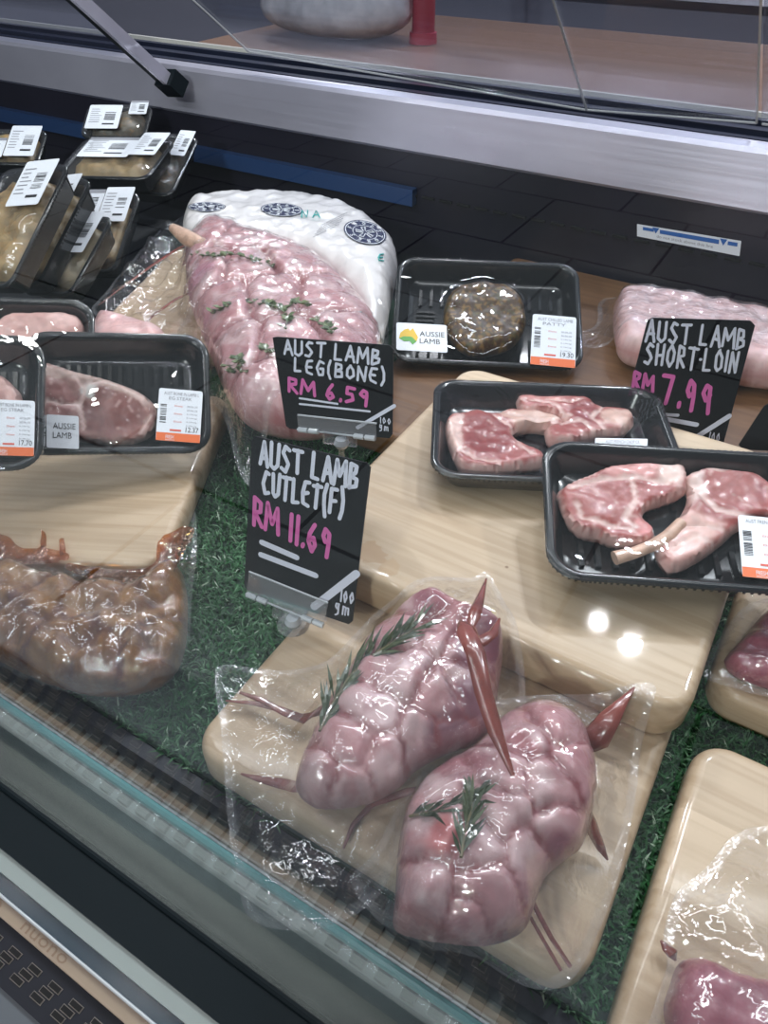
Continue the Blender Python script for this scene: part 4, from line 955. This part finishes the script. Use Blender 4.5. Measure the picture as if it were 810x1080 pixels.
legout = [(196, 268), (205, 255), (228, 247), (250, 250), (280, 262), (312, 272), (340, 286), (364, 305), (388, 330), (402, 356), (400, 400), (372, 436), (330, 448), (290, 446), (256, 436), (238, 415), (226, 385), (212, 350), (202, 325), (197, 295)]
legseeds = [(220, 262), (262, 268), (222, 300), (262, 300), (310, 292), (240, 340), (290, 335), (345, 335), (250, 385), (300, 385), (275, 425), (375, 370), (330, 420)]
legT, legL, legO = vac_pack('lamb_leg_pack', 'whole bone-in lamb leg with thyme in a clear vacuum bag', 'lamb_leg', legout, legseeds, .085, .080, .040, .040,
    [(97, 330), (112, 308), (140, 276), (172, 242), (205, 226), (250, 232), (300, 236), (350, 262), (385, 288), (406, 315), (410, 360), (405, 410), (380, 446), (330, 470), (285, 486), (268, 515), (252, 500), (240, 462), (212, 420), (175, 372), (130, 348)], .040,
    folds=[([(104, 322, .041), (130, 302, .043), (160, 280, .05), (188, 262, .065)], [.0008, .002, .0026, .003]), ([(148, 345, .043), (165, 330, .05), (185, 316, .06), (205, 306, .07)], [.0008, .002, .0022, .002])],
    darks=[(208, 300, .022, (.52, .24, .30)), (212, 340, .016, (.55, .27, .32)), (250, 278, .014, (.52, .24, .26)), (262, 425, .016, (.58, .35, .36))], seed=14, crease=.22, cw=.005, R=.055, spacing=.0036, bag_ridge=.012)
# shank bone and the thyme scattered on the leg
pp = [W(183, 241, .108), W(196, 250, .108), W(212, 258, .106), W(232, 266, .100)]
MB().tube([tuple(p-np.array((legO[0], legO[1], 0))) for p in pp], [.006, .0095, .009, .012], None, 14).build('shank_bone', M['bone'], legT)
def thyme(paths):
    cols = ((.09, .12, .05), (.05, .08, .03), (.14, .17, .08))
    for path in paths:
        P = []; mb = MB()
        for x, y in path:
            p = W(x, y, .115)
            for _ in range(5): p = W(x, y, max(float(legL.ztop(p[None, :2])[0]), .08)+.002)
            P.append(np.array((p[0]-legO[0], p[1]-legO[1], p[2])))
        mb.tube(P, .0006, None, 5, col=(.12, .11, .05))
        for a, b in zip(P[:-1], P[1:]):
            for k in range(11):
                q = a+(b-a)*random.random(); th = random.uniform(0, 6.28); needle(mb, q, (math.cos(th), math.sin(th), .3), random.uniform(.006, .010), .0050, random.choice(cols))
        mb.build('thyme_sprig', M['herb'], legT, smooth=False)
thyme([[(205, 268), (225, 270), (250, 268), (268, 274), (290, 282)], [(222, 330), (240, 322), (262, 318), (280, 320), (296, 326), (312, 318)], [(296, 326), (305, 335), (300, 345)], [(240, 385), (250, 392), (262, 390)], [(246, 395), (252, 382), (250, 376)], [(275, 365), (285, 372)], [(330, 335), (345, 345), (352, 350)], [(310, 318), (325, 322)]])

# pink piece between the left trays and the leg
tag(Lump(flatW([(98, 345), (104, 333), (120, 334), (150, 342), (175, 352), (170, 366), (130, 368), (100, 362)], .06), .055, .02, .02, .004, R=.02, seed=21).mesh(packcol((), (.74, .44, .42), seed=3)).build('lamb_piece', M['meat']),
    'pink lamb piece showing between the left trays and the leg', 'meat')

# short loin in a vacuum bag at the back right
lo_t, lo_L, lo_o = vac_pack('vacuum_packed_loin', 'long pale pink short loin in a vacuum bag behind its price sign', 'short_loin',
    [(648, 322), (660, 315), (700, 318), (760, 330), (830, 344), (900, 356), (905, 400), (850, 402), (790, 396), (720, 384), (660, 372), (648, 352)], None, .062, .058, .022, .020,
    [(612, 352), (628, 346), (632, 320), (652, 314), (720, 318), (800, 333), (905, 352), (912, 412), (850, 412), (780, 404), (700, 390), (655, 378), (622, 370), (612, 362)], .036, seed=17, R=.016, bag_ridge=.006, base_col=(.76, .48, .46), spacing=.0036)

# marinated meat in its bag at the left
mar_t, mar_L, mar_o = vac_pack('bagged_marinated_meat', 'brown marinated meat in a clear bag against the left board', 'marinated_meat',
    [(-90, 610), (-40, 598), (0, 598), (40, 606), (90, 618), (140, 622), (185, 600), (197, 625), (196, 680), (182, 712), (150, 728), (100, 732), (50, 720), (0, 698), (-50, 675), (-90, 655)],
    [(-40, 630), (10, 625), (50, 640), (95, 640), (140, 650), (175, 630), (20, 665), (65, 685), (110, 700), (150, 700), (180, 680), (-30, 655)], .028, .024, .024, .018,
    [(-110, 585), (-40, 565), (0, 560), (60, 572), (120, 578), (170, 566), (202, 535), (208, 570), (206, 630), (203, 690), (190, 722), (150, 742), (90, 745), (40, 730), (-10, 708), (-110, 670)], .010, mat='marinade', nse=.009, white=(.34, .15, .03), base_col=(.20, .07, .011), seed=23, crease=.10, cw=.006, R=.03, bag_ridge=.010, spacing=.0032)
def sauce(px, z):
    O = flatW(px, z); s = sheet(O, lambda P: z+.004*ridged(P, 50, 3)-.02*sstep(.26-P[:, 1], -.03, .08)*0, .003, relax=1)
    s.v = [(a-mar_o[0], b-mar_o[1], c) for a, b, c in s.v]; return s.build('sauce_streak', M['sauce'], mar_t, smooth='all')
sauce([(-20, 562), (8, 566), (20, 578), (45, 578), (70, 583), (72, 592), (50, 594), (15, 596), (-20, 596)], .036)
sauce([(44, 561), (48, 562), (50, 578), (44, 580)], .034); sauce([(64, 568), (68, 569), (69, 584), (63, 586)], .034)
sauce([(160, 598), (166, 578), (180, 562), (202, 556), (204, 566), (190, 590), (178, 612), (160, 620), (80, 606), (72, 594), (110, 600)], .036)

# ------------------------------------------------------------------ price signs
def sign(label, pose, polys, texts, lines, clip=None, zi=.0009):
    c, ex, ey, w, h = pose; fr = Frame(c, ex, ey); t = thing('price_sign', label, 'price sign', fr)
    if polys is None: O = rrect(w, h, .005, 4)
    else: O = [tuple(p) for p in fr.locs(polys, 0)]
    O = np.array(O); A = sum(O[i-1][0]*O[i][1]-O[i][0]*O[i-1][1] for i in range(len(O)))
    if A < 0: O = O[::-1]
    MB().rings([[(x, y, -.0006) for x, y in O], [(x, y, .0006) for x, y in O]]).build('card', M['card'], t, smooth=False)
    pk = MB(); wh = MB(); un = MB()
    for s, a, b, hv, wd, colr in texts:
        o = np.array(fr.loc(*a, zi)); e = np.array(fr.loc(*b, zi)); u = np.array(fr.loc(a[0]+hv[0], a[1]+hv[1], zi))
        handwrite(pk if colr == 'p' else un if s in ('100', 'gm') else wh, s, o, e-o, u-o, wd, zi, M['pink_ink'] if colr == 'p' else M['white_ink'])
    for a, b, wd in lines: stroke(un, [fr.loc(*a, zi), fr.loc(*b, zi)], wd, zi, M['white_ink'])
    if wh.v: wh.build('white_lettering', M['white_ink'], t, smooth=False)
    if un.v: un.build('unit_lettering', M['white_ink'], t, smooth=False)
    if pk.v: pk.build('pink_lettering', M['pink_ink'], t, smooth=False)
    if clip:
        q = [np.array(fr.loc(*p, .002)) for p in clip[0]]                 # TL, TR, BR, BL of the holder
        mb = MB(); e = (q[1]-q[0]); L = np.linalg.norm(e); e /= L; n = np.array((-e[1], e[0])); hh = np.linalg.norm(q[3]-q[0])
        ax = [(*e, 0), (*n, 0), (0, 0, 1)]; mid = (q[0]+q[1]+q[2]+q[3])/4
        mb.box((*mid, .0028), (L, hh, .0012), M['acrylic'], ax); mb.box((*mid, -.0022), (L, hh, .0012), M['acrylic'], ax)
        for qq in ((q[0]+q[1])/2, (q[2]+q[3])/2): mb.tube([(*(qq-e*L/2), .0034), (*(qq+e*L/2), .0034)], .0008, M['acrylic_knob'], 6)
        lowc = (q[2]+q[3])/2
        for s in (-.42, -.28, .30, .44): mb.tube([(*(lowc+e*L*s-e*.004), .0035), (*(lowc+e*L*s+e*.004), .0035)], .0022, M['acrylic_knob'], 8)
        k = np.array(fr.loc(*clip[1], .003))
        mb.box((*((lowc+k)/2), .001), (L*.42, np.linalg.norm(lowc-k)+.004, .003), M['acrylic'], ax)
        clip_o = mb.build('holder_clip', None, t, smooth=False)
        foot = MB(); kw = fr.o+fr.ex*k[0]+fr.ey*k[1]+fr.ez*.003
        R3 = np.stack([fr.ex, fr.ey, fr.ez]); loc3 = lambda p: tuple(R3@(np.array(p)-fr.o))
        foot.tube([loc3(kw+np.array((0, 0, .004))), loc3(kw), loc3(kw-np.array((0, 0, .003)))], [.0045, .0062, .005], M['acrylic_knob'], 14)
        foot.tube([loc3(kw), loc3((kw[0], kw[1], clip[2]+.002))], .0025, M['acrylic'], 8)
        foot.tube([loc3((kw[0], kw[1], clip[2]+.003)), loc3((kw[0], kw[1], clip[2]))], [.010, .012], M['acrylic'], 16)
        foot.build('holder_foot', None, clip_o)
    return t
S2 = ([-0.2318, 0.2777, 0.1034], [0.9905, 0.1369, 0.0155], [-0.0606, 0.3312, 0.9416], 0.0855, 0.117)
S1 = ([-0.2705, 0.3774, 0.1503], [0.9769, 0.1622, 0.1393], [-0.1738, 0.2233, 0.9591], 0.0957, 0.0696)
S3 = ([-0.0582, 0.6179, 0.0919], [0.7926, 0.5991, -0.1137], [-0.0695, 0.2741, 0.9592], 0.1, 0.118)
sign('black sign hand-lettered AUST LAMB LEG (BONE) RM 6.59 before the lamb leg', S1, [(288, 356), (292, 355), (411, 364), (415, 368), (414, 458), (411, 462), (306, 452), (302, 449)],
     [('AUST LAMB', (300, 373), (404, 385), (0, -15), .0020, 'w'), ('LEG(BONE)', (311, 392), (410, 405), (0, -14), .0020, 'w'), ('RM 6.59', (304, 413), (394, 429), (0, -15), .0026, 'p'), ('100', (401, 446), (414, 448), (0, -6), .0008, 'w'), ('gm', (400, 453), (411, 455), (0, -6), .0008, 'w')],
     [((316, 420), (356, 426), .0016), ((316, 426), (390, 434), .0016), ((377, 451), (416, 428), .0028)], ([(315, 437), (398, 446), (397, 462), (314, 452)], (360, 467), .006))
sign('black sign hand-lettered AUST LAMB CUTLET (F) RM 11.69 beside the boards', S2, [(266, 464), (270, 460), (387, 488), (391, 493), (372, 655), (368, 658), (261, 622), (258, 617)],
     [('AUST LAMB', (274, 490), (380, 517), (1, -25), .0028, 'w'), ('CUTLET(F)', (277, 521), (365, 546), (1, -25), .0028, 'w'), ('RM 11.69', (267, 552), (352, 591), (1, -27), .0031, 'p'), ('100', (359, 634), (375, 637), (1, -11), .0013, 'w'), ('gm', (353, 645), (370, 650), (1, -11), .0013, 'w')],
     [((276, 572), (313, 588), .0042), ((275, 585), (333, 607), .0042), ((331, 640), (376, 605), .0056)], ([(264, 602), (347, 635), (342, 660), (260, 624)], (309, 655), ZL))
sign('black sign hand-lettered AUST LAMB SHORT-LOIN RM 7.99 behind the cutlet trays', S3, [(683, 338), (688, 335), (791, 338), (796, 343), (762, 470), (757, 474), (656, 470), (651, 464)],
     [('AUST LAMB', (681, 359), (788, 368), (2, -21), .0026, 'w'), ('SHORT-LOIN', (680, 384), (780, 394), (2, -22), .0026, 'w'), ('RM', (667, 409), (691, 414), (2, -17), .0032, 'p'), ('7.99', (698, 425), (755, 438), (2, -29), .0040, 'p'), ('100', (747, 465), (760, 467), (2, -9), .0012, 'w'), ('gm', (743, 474), (757, 476), (2, -8), .0012, 'w')],
     [((697, 437), (715, 438), .0030), ((697, 441), (735, 448), .0042), ((717, 472), (769, 439), .0052)])
f3 = Frame(*S3[:3]); dpt = (f3.o-CPOS)@FWD; c4 = CPOS+ray(836, 424)*dpt
sign('plain black sign corner at the right edge behind the front tray', (list(c4), [.93, .36, 0], [-.09, .27, .96], .085, .075), [(806, 428), (812, 425), (880, 425), (880, 478), (783, 474), (779, 469)], [], [])
